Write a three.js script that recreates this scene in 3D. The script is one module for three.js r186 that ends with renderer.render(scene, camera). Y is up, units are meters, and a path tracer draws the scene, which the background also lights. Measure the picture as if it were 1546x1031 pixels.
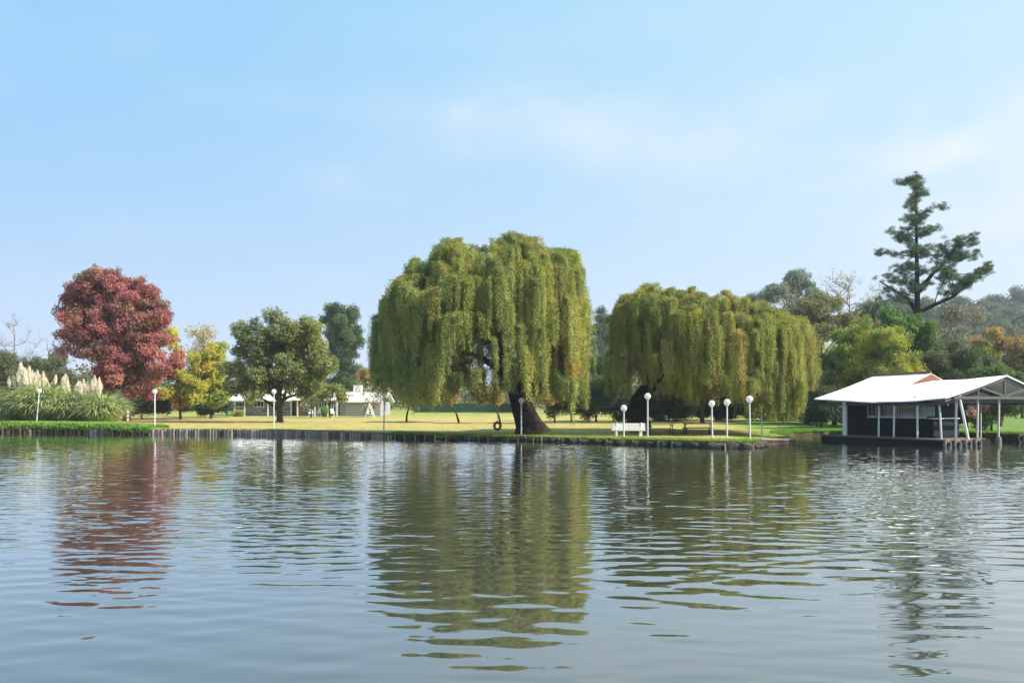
import * as THREE from 'three';
import { mergeGeometries } from 'three/addons/utils/BufferGeometryUtils.js';

// ---------------------------------------------------------------- camera, sky, sun, exposure
const F = 1200, CX = 773, HY = 610, EYE = 2.5;               // focal length, centre and horizon of the 1546 x 1031 photograph, eye height
const camera = new THREE.PerspectiveCamera(2 * Math.atan(515.5 / F) * 180 / Math.PI, 1024 / 682, 0.1, 3000);
camera.position.set(0, EYE, 0);
camera.lookAt(0, EYE, -100);
camera.setViewOffset(1546, 1031, 0, -(HY - 515.5), 1546, 1031);
camera.updateProjectionMatrix();
const scene = new THREE.Scene();
const renderer = new THREE.WebGLRenderer({ antialias: true });
renderer.setSize(1024, 682);
renderer.toneMapping = THREE.LinearToneMapping;
renderer.toneMappingExposure = 1.7;
renderer.shadowMap.enabled = true;
const SUN = new THREE.Vector3(0.74, 0.60, 0.18).normalize();
const sun = new THREE.DirectionalLight(new THREE.Color(1.0, 0.92, 0.78), 5.0);
sun.position.copy(SUN).multiplyScalar(200).add(new THREE.Vector3(0, 0, -80));
sun.target.position.set(0, 0, -80);
sun.castShadow = true;
Object.assign(sun.shadow.camera, { left: -120, right: 120, top: 120, bottom: -120, near: 1, far: 500 });
sun.shadow.mapSize.set(2048, 2048);
scene.add(sun, sun.target);

// ---------------------------------------------------------------- random numbers and noise
function rng(seed) { let a = seed >>> 0; return () => { a = (a + 0x6d2b79f5) | 0; let t = Math.imul(a ^ (a >>> 15), 1 | a); t = (t + Math.imul(t ^ (t >>> 7), 61 | t)) ^ t; return ((t ^ (t >>> 14)) >>> 0) / 4294967296; }; }
const hash = (x, y, z) => { let h = Math.imul(x, 374761393) ^ Math.imul(y, 668265263) ^ Math.imul(z, 2147483647 ^ 0x1b873593); h = Math.imul(h ^ (h >>> 13), 1274126177); return ((h ^ (h >>> 16)) >>> 0) / 4294967296; };
const sm = (t) => t * t * (3 - 2 * t), lerp = (a, b, t) => a + (b - a) * t, clamp = (x, a, b) => Math.min(b, Math.max(a, x));
const smooth = (a, b, x) => sm(clamp((x - a) / (b - a), 0, 1));
function noise3(x, y, z) {
  const ix = Math.floor(x), iy = Math.floor(y), iz = Math.floor(z), fx = sm(x - ix), fy = sm(y - iy), fz = sm(z - iz);
  const c = (i, j, k) => hash(ix + i, iy + j, iz + k);
  return lerp(lerp(lerp(c(0, 0, 0), c(1, 0, 0), fx), lerp(c(0, 1, 0), c(1, 1, 0), fx), fy), lerp(lerp(c(0, 0, 1), c(1, 0, 1), fx), lerp(c(0, 1, 1), c(1, 1, 1), fx), fy), fz) * 2 - 1;
}
const fbm = (x, y, z, n = 4) => { let s = 0, a = 0.5; for (let i = 0; i < n; i++, a *= 0.5, x *= 2.03, y *= 2.03, z *= 2.03) s += a * noise3(x + 7.1 * i, y, z + 3.3 * i); return s; };
function interp(table, x) { if (x <= table[0][0]) return table[0][1]; for (let i = 1; i < table.length; i++) if (x <= table[i][0]) return lerp(table[i - 1][1], table[i][1], (x - table[i - 1][0]) / (table[i][0] - table[i - 1][0])); return table[table.length - 1][1]; }
// a pixel of the photograph and a distance give a place
const PX = (px, d) => (px - CX) / F * d, PY = (py, d) => EYE + (HY - py) / F * d;
const P = (px, py, d) => new THREE.Vector3(PX(px, d), PY(py, d), -d);
const V = (x, y, z) => new THREE.Vector3(x, y, z);
const C = (r, g, b) => new THREE.Color(r, g, b);

// ---------------------------------------------------------------- sky
{
  const W = 1024, H = 512, data = new Float32Array(W * H * 4);
  const wisps = [  // azimuth, elevation, widths, strength of the thin clouds in view
    [0.4, 19.6, 5.0, 1.6, 0.34], [8, 18.6, 16, 2.4, 0.20], [-10.5, 14.6, 4.0, 1.8, 0.12], [20, 17.5, 12, 3, 0.16], [34, 15.5, 9, 2.6, 0.42], [42, 12, 18, 5, 0.3], [30, 13, 8, 3.0, 0.22], [-40, 22, 14, 4, 0.10],
  ];
  for (let r = 0; r < H; r++) {
    const up = ((r + 0.5) / H - 0.5) * Math.PI, y = Math.sin(up), el = up * 180 / Math.PI;
    for (let c = 0; c < W; c++) {
      const a = ((c + 0.5) / W - 0.5) * 2 * Math.PI, x = Math.cos(a) * Math.cos(up), z = Math.sin(a) * Math.cos(up);
      const cs = x * SUN.x + y * SUN.y + z * SUN.z, s = smooth(-0.75, 0.95, cs), lo = Math.exp(-Math.max(y, 0) / 0.31);
      const hi = [lerp(0.022, 0.31, s), lerp(0.275, 0.50, s), lerp(0.545, 0.585, s)], ho = [lerp(0.425, 0.60, s), lerp(0.48, 0.60, s), lerp(0.59, 0.61, s)];
      const az = Math.atan2(x, -z) * 180 / Math.PI, n = fbm(x * 9, y * 26, z * 9, 5), n2 = fbm(x * 30 + 5, y * 60, z * 30, 4);
      let cl = 0.06 * smooth(-0.1, 0.5, n) * smooth(2, 12, el);
      for (const [wa, we, sa, se, k] of wisps) cl += k * Math.exp(-(((az - wa) / sa) ** 2) - ((el - we) / se) ** 2) * clamp(0.75 + 1.3 * n + 0.5 * n2, 0, 1.6);
      cl = clamp(cl, 0, 0.85);
      const glow = 0.3 * Math.pow(Math.max(cs, 0), 6), o = (r * W + c) * 4;
      for (let i = 0; i < 3; i++) data[o + i] = lerp(lerp(hi[i], ho[i], lo), [0.55, 0.575, 0.59][i], cl) + glow;
      data[o + 3] = 1;
    }
  }
  const t = new THREE.DataTexture(data, W, H, THREE.RGBAFormat, THREE.FloatType);
  t.mapping = THREE.EquirectangularReflectionMapping; t.magFilter = THREE.LinearFilter; t.minFilter = THREE.LinearFilter; t.wrapS = THREE.RepeatWrapping; t.needsUpdate = true;
  scene.background = t; scene.environment = t;
}

// ---------------------------------------------------------------- naming and building helpers
const used = new Map();
function numbered(name) { const n = used.get(name) ?? 0; used.set(name, n + 1); return n ? name + '_' + String(n).padStart(3, '0') : name; }
function shade(o) { o.castShadow = o.receiveShadow = true; return o; }
function thing(name, label, category, at = V(0, 0, 0), turn = 0, group) {
  const o = new THREE.Group(); o.name = numbered(name); o.position.copy(at); o.rotation.y = turn;
  o.userData = { label, category }; if (group) o.userData.group = group;
  scene.add(o); return o;
}
function part(name, geometry, material, parent, at, turn) {
  const m = shade(new THREE.Mesh(geometry, material)); m.name = name;
  if (at) m.position.copy(at); if (turn) m.rotation.set(...turn);
  parent.add(m); return m;
}
function structure(name, geometry, material, kind = 'structure') { const m = shade(new THREE.Mesh(geometry, material)); m.name = numbered(name); m.userData.kind = kind; scene.add(m); return m; }
const box = (w, h, d, x = 0, y = 0, z = 0) => new THREE.BoxGeometry(w, h, d).translate(x, y, z);
function tube(points, radii, seg = 8, cap = true) {                 // tapered tube through points
  const pos = [], nor = [], uv = [], idx = [], n = points.length; let len = 0;
  let side = new THREE.Vector3(1, 0, 0);
  for (let i = 0; i < n; i++) {
    const t = points[Math.min(i + 1, n - 1)].clone().sub(points[Math.max(i - 1, 0)]).normalize();
    side.addScaledVector(t, -side.dot(t)); if (side.lengthSq() < 1e-6) side.set(0, 0, 1).addScaledVector(t, -t.z); side.normalize();
    const up = t.clone().cross(side), r = Array.isArray(radii) ? radii[i] : radii;
    if (i) len += points[i].distanceTo(points[i - 1]);
    for (let k = 0; k <= seg; k++) {
      const a = k / seg * 2 * Math.PI, d = side.clone().multiplyScalar(Math.cos(a)).addScaledVector(up, Math.sin(a));
      pos.push(points[i].x + d.x * r, points[i].y + d.y * r, points[i].z + d.z * r); nor.push(d.x, d.y, d.z); uv.push(k / seg, len);
      if (i && k) { const b = i * (seg + 1) + k; idx.push(b - seg - 2, b - seg - 1, b, b - seg - 2, b, b - 1); }
    }
  }
  if (cap) for (const [i, flip] of [[0, 1], [n - 1, 0]]) {
    const c = pos.length / 3, t = points[Math.min(i + 1, n - 1)].clone().sub(points[Math.max(i - 1, 0)]).normalize().multiplyScalar(flip ? -1 : 1);
    pos.push(points[i].x, points[i].y, points[i].z); nor.push(t.x, t.y, t.z); uv.push(0, 0);
    for (let k = 0; k <= seg; k++) { const b = (i * (seg + 1) + k) * 3; pos.push(pos[b], pos[b + 1], pos[b + 2]); nor.push(t.x, t.y, t.z); uv.push(k / seg, 0); if (k) flip ? idx.push(c, c + k + 1, c + k) : idx.push(c, c + k, c + k + 1); }
  }
  const g = new THREE.BufferGeometry();
  g.setAttribute('position', new THREE.Float32BufferAttribute(pos, 3)); g.setAttribute('normal', new THREE.Float32BufferAttribute(nor, 3)); g.setAttribute('uv', new THREE.Float32BufferAttribute(uv, 2)); g.setIndex(idx);
  return g;
}
const bar = (a, b, r, seg = 8) => tube([a, b], r, seg);
function curve(a, b, sag, n = 8, R = null, wob = 0) {                // points from a to b, lifted (or sagging) in the middle
  const out = [], w = wob * a.distanceTo(b), o1 = R ? V(R() - 0.5, R() - 0.5, R() - 0.5).multiplyScalar(w) : V(0, 0, 0), o2 = R ? V(R() - 0.5, R() - 0.5, R() - 0.5).multiplyScalar(w) : V(0, 0, 0);
  for (let i = 0; i <= n; i++) { const t = i / n; out.push(a.clone().lerp(b, t).add(V(0, sag * 4 * t * (1 - t), 0)).addScaledVector(o1, Math.sin(Math.PI * t)).addScaledVector(o2, Math.sin(2 * Math.PI * t))); }
  return out;
}
function noiseTexture(size, fn) {                                    // tone texture, tileable because fn gets angles on two circles
  const d = new Uint8Array(size * size * 4);
  for (let y = 0; y < size; y++) for (let x = 0; x < size; x++) { const c = fn(x / size, y / size), o = (y * size + x) * 4; d[o] = clamp(c[0], 0, 1) * 255; d[o + 1] = clamp(c[1], 0, 1) * 255; d[o + 2] = clamp(c[2], 0, 1) * 255; d[o + 3] = 255; }
  const t = new THREE.DataTexture(d, size, size); t.wrapS = t.wrapT = THREE.RepeatWrapping; t.magFilter = THREE.LinearFilter; t.minFilter = THREE.LinearMipmapLinearFilter; t.generateMipmaps = true; t.needsUpdate = true; return t;
}
function tiled(u, v, f, k) {                                         // noise that repeats every 1 in u and v
  let s = 0, a = 0.5;
  for (let o = 0; o < 3; o++, a *= 0.5, f *= 2) {
    const x = u * f, y = v * f, ix = Math.floor(x), iy = Math.floor(y), fx = sm(x - ix), fy = sm(y - iy), c = (i, j) => hash((ix + i) % f, (iy + j) % f, k + o);
    s += a * (lerp(lerp(c(0, 0), c(1, 0), fx), lerp(c(0, 1), c(1, 1), fx), fy) * 2 - 1);
  }
  return s;
}

// ---------------------------------------------------------------- materials
const barkTone = noiseTexture(256, (u, v) => { const n = 0.62 + 0.5 * tiled(u * 1, v, 14, 1) + 0.35 * tiled(u, v, 40, 5); return [n, n * 0.97, n * 0.93]; });
const M = {
  bark: new THREE.MeshStandardMaterial({ color: C(0.085, 0.062, 0.045), roughness: 0.95, map: barkTone, bumpMap: barkTone, bumpScale: 0.03 }),
  darkBark: new THREE.MeshPhysicalMaterial({ color: C(0.05, 0.04, 0.032), roughness: 0.95, specularIntensity: 0.25, map: barkTone, bumpMap: barkTone, bumpScale: 0.06 }),
  paleBark: new THREE.MeshStandardMaterial({ color: C(0.30, 0.25, 0.21), roughness: 0.95, map: barkTone }),
  leaf: new THREE.MeshPhysicalMaterial({ color: C(1, 1, 1), roughness: 0.9, transmission: 0.32, specularIntensity: 0.35 }),
  needle: new THREE.MeshPhysicalMaterial({ color: C(1, 1, 1), roughness: 0.9, transmission: 0.15, specularIntensity: 0.3 }),
  white: new THREE.MeshStandardMaterial({ color: C(0.80, 0.80, 0.79), roughness: 0.45 }),
  pole: new THREE.MeshStandardMaterial({ color: C(0.66, 0.66, 0.68), roughness: 0.5 }),
  globe: new THREE.MeshPhysicalMaterial({ color: C(0.93, 0.93, 0.91), roughness: 0.85, transmission: 0.45, clearcoat: 0.5, clearcoatRoughness: 0.2 }),
  benchWhite: new THREE.MeshStandardMaterial({ color: C(0.78, 0.77, 0.78), roughness: 0.6 }),
  steel: new THREE.MeshStandardMaterial({ color: C(0.035, 0.035, 0.038), roughness: 0.6 }),
  rubber: new THREE.MeshStandardMaterial({ color: C(0.025, 0.025, 0.026), roughness: 0.8 }),
  rope: new THREE.MeshStandardMaterial({ color: C(0.25, 0.2, 0.13), roughness: 1 }),
  plank: new THREE.MeshStandardMaterial({ color: C(0.40, 0.33, 0.17), roughness: 0.85, map: barkTone }),
};

// ---------------------------------------------------------------- the shore line and the shape of the land
const shorePx = [[-900, 647], [-400, 650], [-150, 652], [0, 653.2], [60, 653.6], [150, 655], [225, 656], [320, 656.6], [413, 657.4], [500, 659], [580, 661.5], [680, 663.5], [787, 665.5], [880, 669], [942, 671.5], [978, 673], [1030, 675], [1085, 677], [1128, 677.3], [1147, 676]];
const shoreTable = shorePx.map(([px, yw]) => { const d = 3000 / (yw - HY); return [PX(px, d), d]; });
shoreTable.push([14.75, 47.5], [14.9, 51.2], [16.2, 52.4], [18.2, 52.6], [19.0, 53.4], [19.8, 57], [21.5, 61], [25, 62.5], [30, 60], [33.2, 56], [34.5, 53.5], [36, 52], [45, 50], [70, 49], [140, 47], [400, 47]);
const shore = (x) => interp(shoreTable, x) + 0.16 * noise3(x * 0.9, 3.3, 0) + 0.07 * noise3(x * 3.1, 9.3, 0);
const edgeTable = [[-140, 0.9], [PX(0, 70), 0.72], [PX(150, 66), 0.66], [PX(222, 65), 0.5], [PX(240, 65), 0.43], [PX(413, 63), 0.42], [PX(575, 58), 0.34], [PX(700, 56), 0.24], [PX(880, 51), 0.27], [PX(1030, 46), 0.36], [14.3, 0.34], [15.2, 0.22], [18.5, 0.16], [20, 0.25], [24, 0.35], [34, 0.45], [60, 0.6]];
const hill = (x, d) => 26 * smooth(25, 260, x + (d - 150) * 0.2) * smooth(110, 340, d) + 9 * smooth(-40, -260, x) * smooth(140, 330, d) + 6 * smooth(160, 420, d) + 14 * smooth(300, 480, d) * smooth(90, 300, x);
function ground(x, z) {
  const d = -z, s = Math.max(0, d - shore(x)), e = interp(edgeTable, x), inner = Math.max(0.3, 0.38 + 0.0105 * (Math.min(d, 130) - 64));
  return lerp(e, Math.max(inner, e * 0.85), smooth(0, 11, s)) + 0.05 * smooth(0.5, 4, s) * fbm(x * 0.25, 1.5, z * 0.25, 3) + hill(x, d);
}
const onGround = (px, d, dy = 0) => { const x = PX(px, d); return V(x, ground(x, -d) + dy, -d); };

// ---------------------------------------------------------------- ground
const lawnTone = noiseTexture(512, (u, v) => { const a = tiled(u, v, 6, 2), b = tiled(u, v, 26, 4), c = tiled(u, v, 90, 9), n = 0.78 + 0.22 * a + 0.25 * b + 0.3 * c; return [n * (1 + 0.06 * b), n, n * (1 - 0.12 * b)]; });
{
  const xs = [-700, -420, -260, -180, -140, -115]; for (let x = -100; x < 60; x += 0.22) xs.push(x); xs.push(64, 70, 78, 90, 105, 125, 150, 180, 220, 280, 380, 600);
  const ts = [0, 0.03, 0.1, 0.2, 0.35, 0.55, 0.8, 1.2, 1.7, 2.3, 3, 4, 5, 6.5, 8, 10, 12.5, 15, 18, 22, 26, 31, 37, 44, 52, 62, 75, 90, 110, 135, 165, 200, 250, 320, 450, 700, 1100];
  const pos = [], col = [], uv = [], idx = [], K = ts.length + 2;
  const dry = [0.50, 0.39, 0.115], mid = [0.43, 0.365, 0.095], green = [0.225, 0.325, 0.038], lush = [0.13, 0.235, 0.022], earth = [0.085, 0.062, 0.04], sand = [0.42, 0.31, 0.21], mix = (a, b, t) => a.map((v, i) => lerp(v, b[i], clamp(t, 0, 1)));
  for (const x of xs) {
    const d0 = shore(x);
    for (let k = 0; k < K; k++) {
      const t = k < 2 ? 0 : ts[k - 2], z = -(d0 + t + (k === 1 ? -0.02 : k === 0 ? -0.1 : 0)), y = k === 0 ? -1.2 : k === 1 ? ground(x, -(d0)) * 0.55 : ground(x, z) * (k === 2 ? 0.9 : 1);
      pos.push(x, y, z); uv.push(x / 7, z / 7);
      const d = -z, n = fbm(x * 0.11, 0.5, z * 0.16, 4), n2 = fbm(x * 0.7, 4.5, z * 0.7, 3);
      let c = mix(dry, mid, smooth(-0.25, 0.35, n + 0.5 * n2));
      c = mix(c, green, smooth(92, 116, d) * 0.35);
      const wGreen = interp([[-60, 3], [PX(185, 68), 3.2], [PX(235, 66), 0.5], [PX(500, 60), 0.5], [PX(600, 58), 1.6], [PX(880, 52), 2.6], [PX(1000, 48), 3.5], [13.5, 4.5], [15, 3.2], [20, 12], [30, 40], [60, 90]], x);
      const g = smooth(wGreen * 1.5, wGreen * 0.6, t + n2 * 1.2);
      c = mix(c, x < PX(230, 66) || x > 26 ? lush : green, g);
      { const leafFall = Math.exp(-(((x - PX(215, 88)) / 8) ** 2) - ((d - 86) / 5) ** 2) * smooth(-0.3, 0.3, n2 + 0.2); c = mix(c, [0.40, 0.22, 0.12], 0.6 * leafFall); }
      c = mix(c, sand, smooth(14.6, 15.4, x) * smooth(20.2, 18.6, x) * smooth(2.2, 0.9, t + n2));
      if (d > 118) c = mix(c, green, 0.5);
      if (k < 2) c = earth;
      col.push(...c);
    }
  }
  for (let i = 0; i + 1 < xs.length; i++) for (let k = 0; k + 1 < K; k++) { const a = i * K + k, b = a + K; idx.push(a, b, b + 1, a, b + 1, a + 1); }
  const g = new THREE.BufferGeometry(); g.setAttribute('position', new THREE.Float32BufferAttribute(pos, 3)); g.setAttribute('color', new THREE.Float32BufferAttribute(col, 3)); g.setAttribute('uv', new THREE.Float32BufferAttribute(uv, 2)); g.setIndex(idx); g.computeVertexNormals();
  structure('lawn', g, new THREE.MeshStandardMaterial({ vertexColors: true, roughness: 1, map: lawnTone, bumpMap: lawnTone, bumpScale: 0.04 }));
}

// ---------------------------------------------------------------- water: real ripples
{
  const R = rng(77), waves = [];
  for (let i = 0; i < 46; i++) {
    const u = i / 45, L = 0.15 * Math.pow(6.2, Math.pow(u, 1.1)), dir = (R() - 0.5) * (i % 5 === 0 ? 2.6 : 1.15) + 0.12, k = 2 * Math.PI / L;
    waves.push({ kx: Math.sin(dir) * k, kz: Math.cos(dir) * k, slope: 0.0098 * (L < 0.3 ? 0.85 : L > 0.7 ? 0.75 : 1.1), k, p: R() * 6.283, band: L < 0.38 ? 0 : 1 });
  }
  const zs = [80, 40, 20, 8, 2, -1]; for (let d = 3; d < 78; d += Math.max(0.036, d * 0.0026)) zs.push(-d); zs.push(-85, -95);
  const N = 470, pos = [], nor = [], idx = [], cols = N + 3;
  for (const z of zs) {
    const d = Math.max(3, -z), half = d * 0.7 + 5;
    for (let j = 0; j < cols; j++) {
      const x = j === 0 ? -300 : j === cols - 1 ? 300 : lerp(-half, half, (j - 1) / (cols - 3));
      let h = 0, gx = 0, gz = 0;
      if (z < -2 && z > -80 && j && j < cols - 1) {
        const wx = x + 0.35 * noise3(x * 0.33, 2.2, z * 0.33), wz = z + 0.35 * noise3(x * 0.31, 8.2, z * 0.31);
        const patch = 0.75 + 0.75 * fbm(x * 0.07, 5.5, z * 0.12, 3), right = smooth(0.12, 0.42, x / d) * smooth(14, 24, d) * smooth(50, 36, d);
        const near = smooth(6, 22, d), shelter = lerp(1, 0.5, smooth(36, 58, d));
        const a0 = clamp(patch, 0.25, 1.5) * (0.35 + 0.65 * near) * (1 + 1.1 * right) * shelter, a1 = (0.6 + 0.5 * clamp(patch, 0, 1.4)) * (0.62 + 0.38 * near) * shelter;
        for (const w of waves) { const A = w.slope * (w.band ? a1 : a0), q = w.kx * wx + w.kz * wz + w.p, s = Math.sin(q); h += A / w.k * s; const cq = A * Math.cos(q); gx += cq * w.kx / w.k; gz += cq * w.kz / w.k; }
      }
      pos.push(x, h, z); const l = 1 / Math.hypot(gx, 1, gz); nor.push(-gx * l, l, -gz * l);
    }
  }
  for (let i = 0; i + 1 < zs.length; i++) for (let j = 0; j + 1 < cols; j++) { const a = i * cols + j, b = a + cols; idx.push(a, a + 1, b + 1, a, b + 1, b); }
  const g = new THREE.BufferGeometry(); g.setAttribute('position', new THREE.Float32BufferAttribute(pos, 3)); g.setAttribute('normal', new THREE.Float32BufferAttribute(nor, 3)); g.setIndex(idx);
  structure('water', g, new THREE.MeshPhysicalMaterial({ color: C(0.054, 0.056, 0.043), roughness: 0.03, ior: 1.6, clearcoat: 1, clearcoatRoughness: 0.03 }));
}

scene.fog = new THREE.FogExp2(new THREE.Color(0.80, 0.88, 1.0), 0.0003);

// ---------------------------------------------------------------- foliage building blocks
function quadsGeometry(list) {                                       // list of [centre, along, across]: a leaf is a kite of two faces with a slight fold
  const pos = [], idx = [];
  for (const [c, a, b, f] of list) {
    const o = pos.length / 3;
    pos.push(c.x - a.x, c.y - a.y, c.z - a.z, c.x + b.x + f.x, c.y + b.y + f.y, c.z + b.z + f.z, c.x + a.x, c.y + a.y, c.z + a.z, c.x - b.x + f.x, c.y - b.y + f.y, c.z - b.z + f.z);
    idx.push(o, o + 1, o + 2, o, o + 2, o + 3);
  }
  const g = new THREE.BufferGeometry(); g.setAttribute('position', new THREE.Float32BufferAttribute(pos, 3)); g.setIndex(idx); return g.toNonIndexed();
}
const unit = (R) => { const z = R() * 2 - 1, a = R() * 6.2832, r = Math.sqrt(1 - z * z); return V(r * Math.cos(a), z, r * Math.sin(a)); };
function sprig(seed, n, size, flat = 1, slim = 0.55) {               // leaves round a twig end, radius about 1
  const R = rng(seed), list = [];
  for (let i = 0; i < n; i++) {
    const c = unit(R).multiplyScalar(Math.pow(R(), 0.45)); c.y *= flat;
    const a = unit(R).add(c.clone().multiplyScalar(0.5)).add(V(0, -0.25, 0)).normalize(), b = unit(R).cross(a).normalize(), s = size * (0.65 + 0.7 * R());
    list.push([c, a.clone().multiplyScalar(s), b.clone().multiplyScalar(s * slim), a.clone().cross(b).multiplyScalar(s * 0.18)]);
  }
  const g = quadsGeometry(list); g.computeVertexNormals(); return g;
}
const G = {
  broad: sprig(1, 22, 0.27), fine: sprig(2, 30, 0.19), tufty: sprig(3, 26, 0.26, 0.55, 0.35), needle: sprig(4, 64, 0.32, 0.5, 0.075), sparse: sprig(5, 12, 0.2),
};
{ // a metre of hanging willow: thin twig with narrow drooping leaves
  const R = rng(9), list = [];
  for (let i = 0; i < 30; i++) {
    const y = -i / 30, a = R() * 6.283, out = V(Math.cos(a), 0, Math.sin(a)), dir = out.clone().multiplyScalar(0.2 + 0.35 * R()).add(V(0, -1, 0)).normalize(), s = 0.07 + 0.07 * R(), b = dir.clone().cross(unit(R)).normalize();
    list.push([V(0, y, 0).addScaledVector(dir, s).addScaledVector(out, 0.05 * R()), dir.multiplyScalar(s), b.multiplyScalar(0.012 + 0.007 * R()), out.multiplyScalar(0.004)]);
  }
  G.strand = quadsGeometry(list); G.strand.computeVertexNormals();
}
const dummy = new THREE.Object3D();
function instances(name, geometry, material, items, parent) {        // items: {p, q or r, s, c}
  const m = new THREE.InstancedMesh(geometry, material, items.length); m.name = name; m.userData.kind = 'stuff'; shade(m);
  items.forEach((it, i) => {
    dummy.position.copy(it.p); if (it.q) dummy.quaternion.copy(it.q); else dummy.rotation.set(...it.r);
    typeof it.s === 'number' ? dummy.scale.setScalar(it.s) : dummy.scale.copy(it.s); dummy.updateMatrix(); m.setMatrixAt(i, dummy.matrix); m.setColorAt(i, it.c);
  });
  parent.add(m); return m;
}
const tint = (R, palette, k = 0.22) => { const a = palette[Math.floor(R() * palette.length)].map((v) => v * 1.55 + 0.006), j = 1 + (R() - 0.5) * 2 * k, w = 1 + (R() - 0.5) * k * 0.7; return C(a[0] * j * w, a[1] * j, a[2] * j / w); };

// A tree: base at a pixel column and distance; lobes are ellipses of the photograph [px, py, rx, ry, (palette)], given real size at the tree's distance.
function tree(o) {
  const { name, label, group, d, px, lobes, seed, palette, leaf = 'broad', cluster = 1.0, perCluster = 34, fill = 1, sprigSize = 0.5, trunkR = 0.25, bark = M.bark, deep = 0.85, limbs = 8, limbR = 0.35, material = M.leaf, flatten = 0.75, forkPy, category = 'tree', lean = 0, shell = 0.5 } = o;
  const R = rng(seed), base = onGround(px, d, -0.05), t = thing(name, label, category, base, 0, group), loc = (v) => v.sub(base), items = [], centres = [];
  for (const [lx, ly, rx, ry, pal] of lobes) {
    const c = loc(P(lx, ly, d)), a = rx / F * d, b = ry / F * d, n = Math.max(3, Math.round(fill * 1.15 * a * b * a * deep / (cluster ** 3)));
    for (let i = 0; i < n; i++) {
      const v = unit(R).multiplyScalar(Math.pow(R(), shell)), p = V(c.x + v.x * a, c.y + v.y * b, c.z + v.z * a * deep);
      if (p.y < 0.25) continue;
      const size = cluster * (0.6 + 0.75 * R()), tone = tint(R, pal ?? palette, 0.14), k = Math.round(perCluster * (size / cluster) ** 2 * (0.7 + 0.6 * R()));
      centres.push(p);
      for (let j = 0; j < k; j++) {
        const w = unit(R).multiplyScalar(Math.pow(R(), 0.4) * size), q = p.clone().add(V(w.x, w.y * flatten, w.z)), g = 1 + (R() - 0.5) * 0.36;
        if (q.y < 0.1) continue;
        items.push({ p: q, r: [R() * 6.28, R() * 6.28, R() * 6.28], s: sprigSize * (0.65 + 0.7 * R()), c: C(tone.r * g, tone.g * g * (1 + (R() - 0.5) * 0.12), tone.b * g) });
      }
    }
  }
  instances('crown', G[leaf], material, items, t);
  const mean = centres.reduce((s, c) => s.add(c), V(0, 0, 0)).multiplyScalar(1 / centres.length), fork = forkPy === undefined ? Math.max(0.3, mean.y * 0.45) : loc(P(px, forkPy, d)).y;
  const top = V(mean.x * 0.8 + lean, Math.max(...centres.map((c) => c.y)) * 0.86, mean.z * 0.5), trunkPts = [], rad = [];
  for (let i = 0; i <= 12; i++) { const u = i / 12, q = V(0, -0.3, 0).lerp(top, u); q.x = top.x * u * u + 0.12 * noise3(u * 4, seed, 0); q.z = top.z * u * u + 0.12 * noise3(u * 4, seed, 9); trunkPts.push(q); rad.push(trunkR * (u < 0.05 ? 1.35 : 1 - 0.86 * u)); }
  part('trunk', tube(trunkPts, rad, 10), bark, t);
  for (let i = 0; i < limbs; i++) {
    const e = centres[Math.floor(R() * centres.length)], u = clamp((fork + R() * (e.y - fork) * 0.45) / top.y, 0.08, 0.9), s = V(top.x * u * u, top.y * u, top.z * u * u), r0 = trunkR * limbR * (1.25 - u) + 0.02;
    const pts = curve(s, e, 0.06 * s.distanceTo(e), 7, R, 0.16);
    part('limb', tube(pts, pts.map((_, k) => r0 * (1 - 0.85 * k / 7)), 6), bark, t);
  }
  return t;
}

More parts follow.
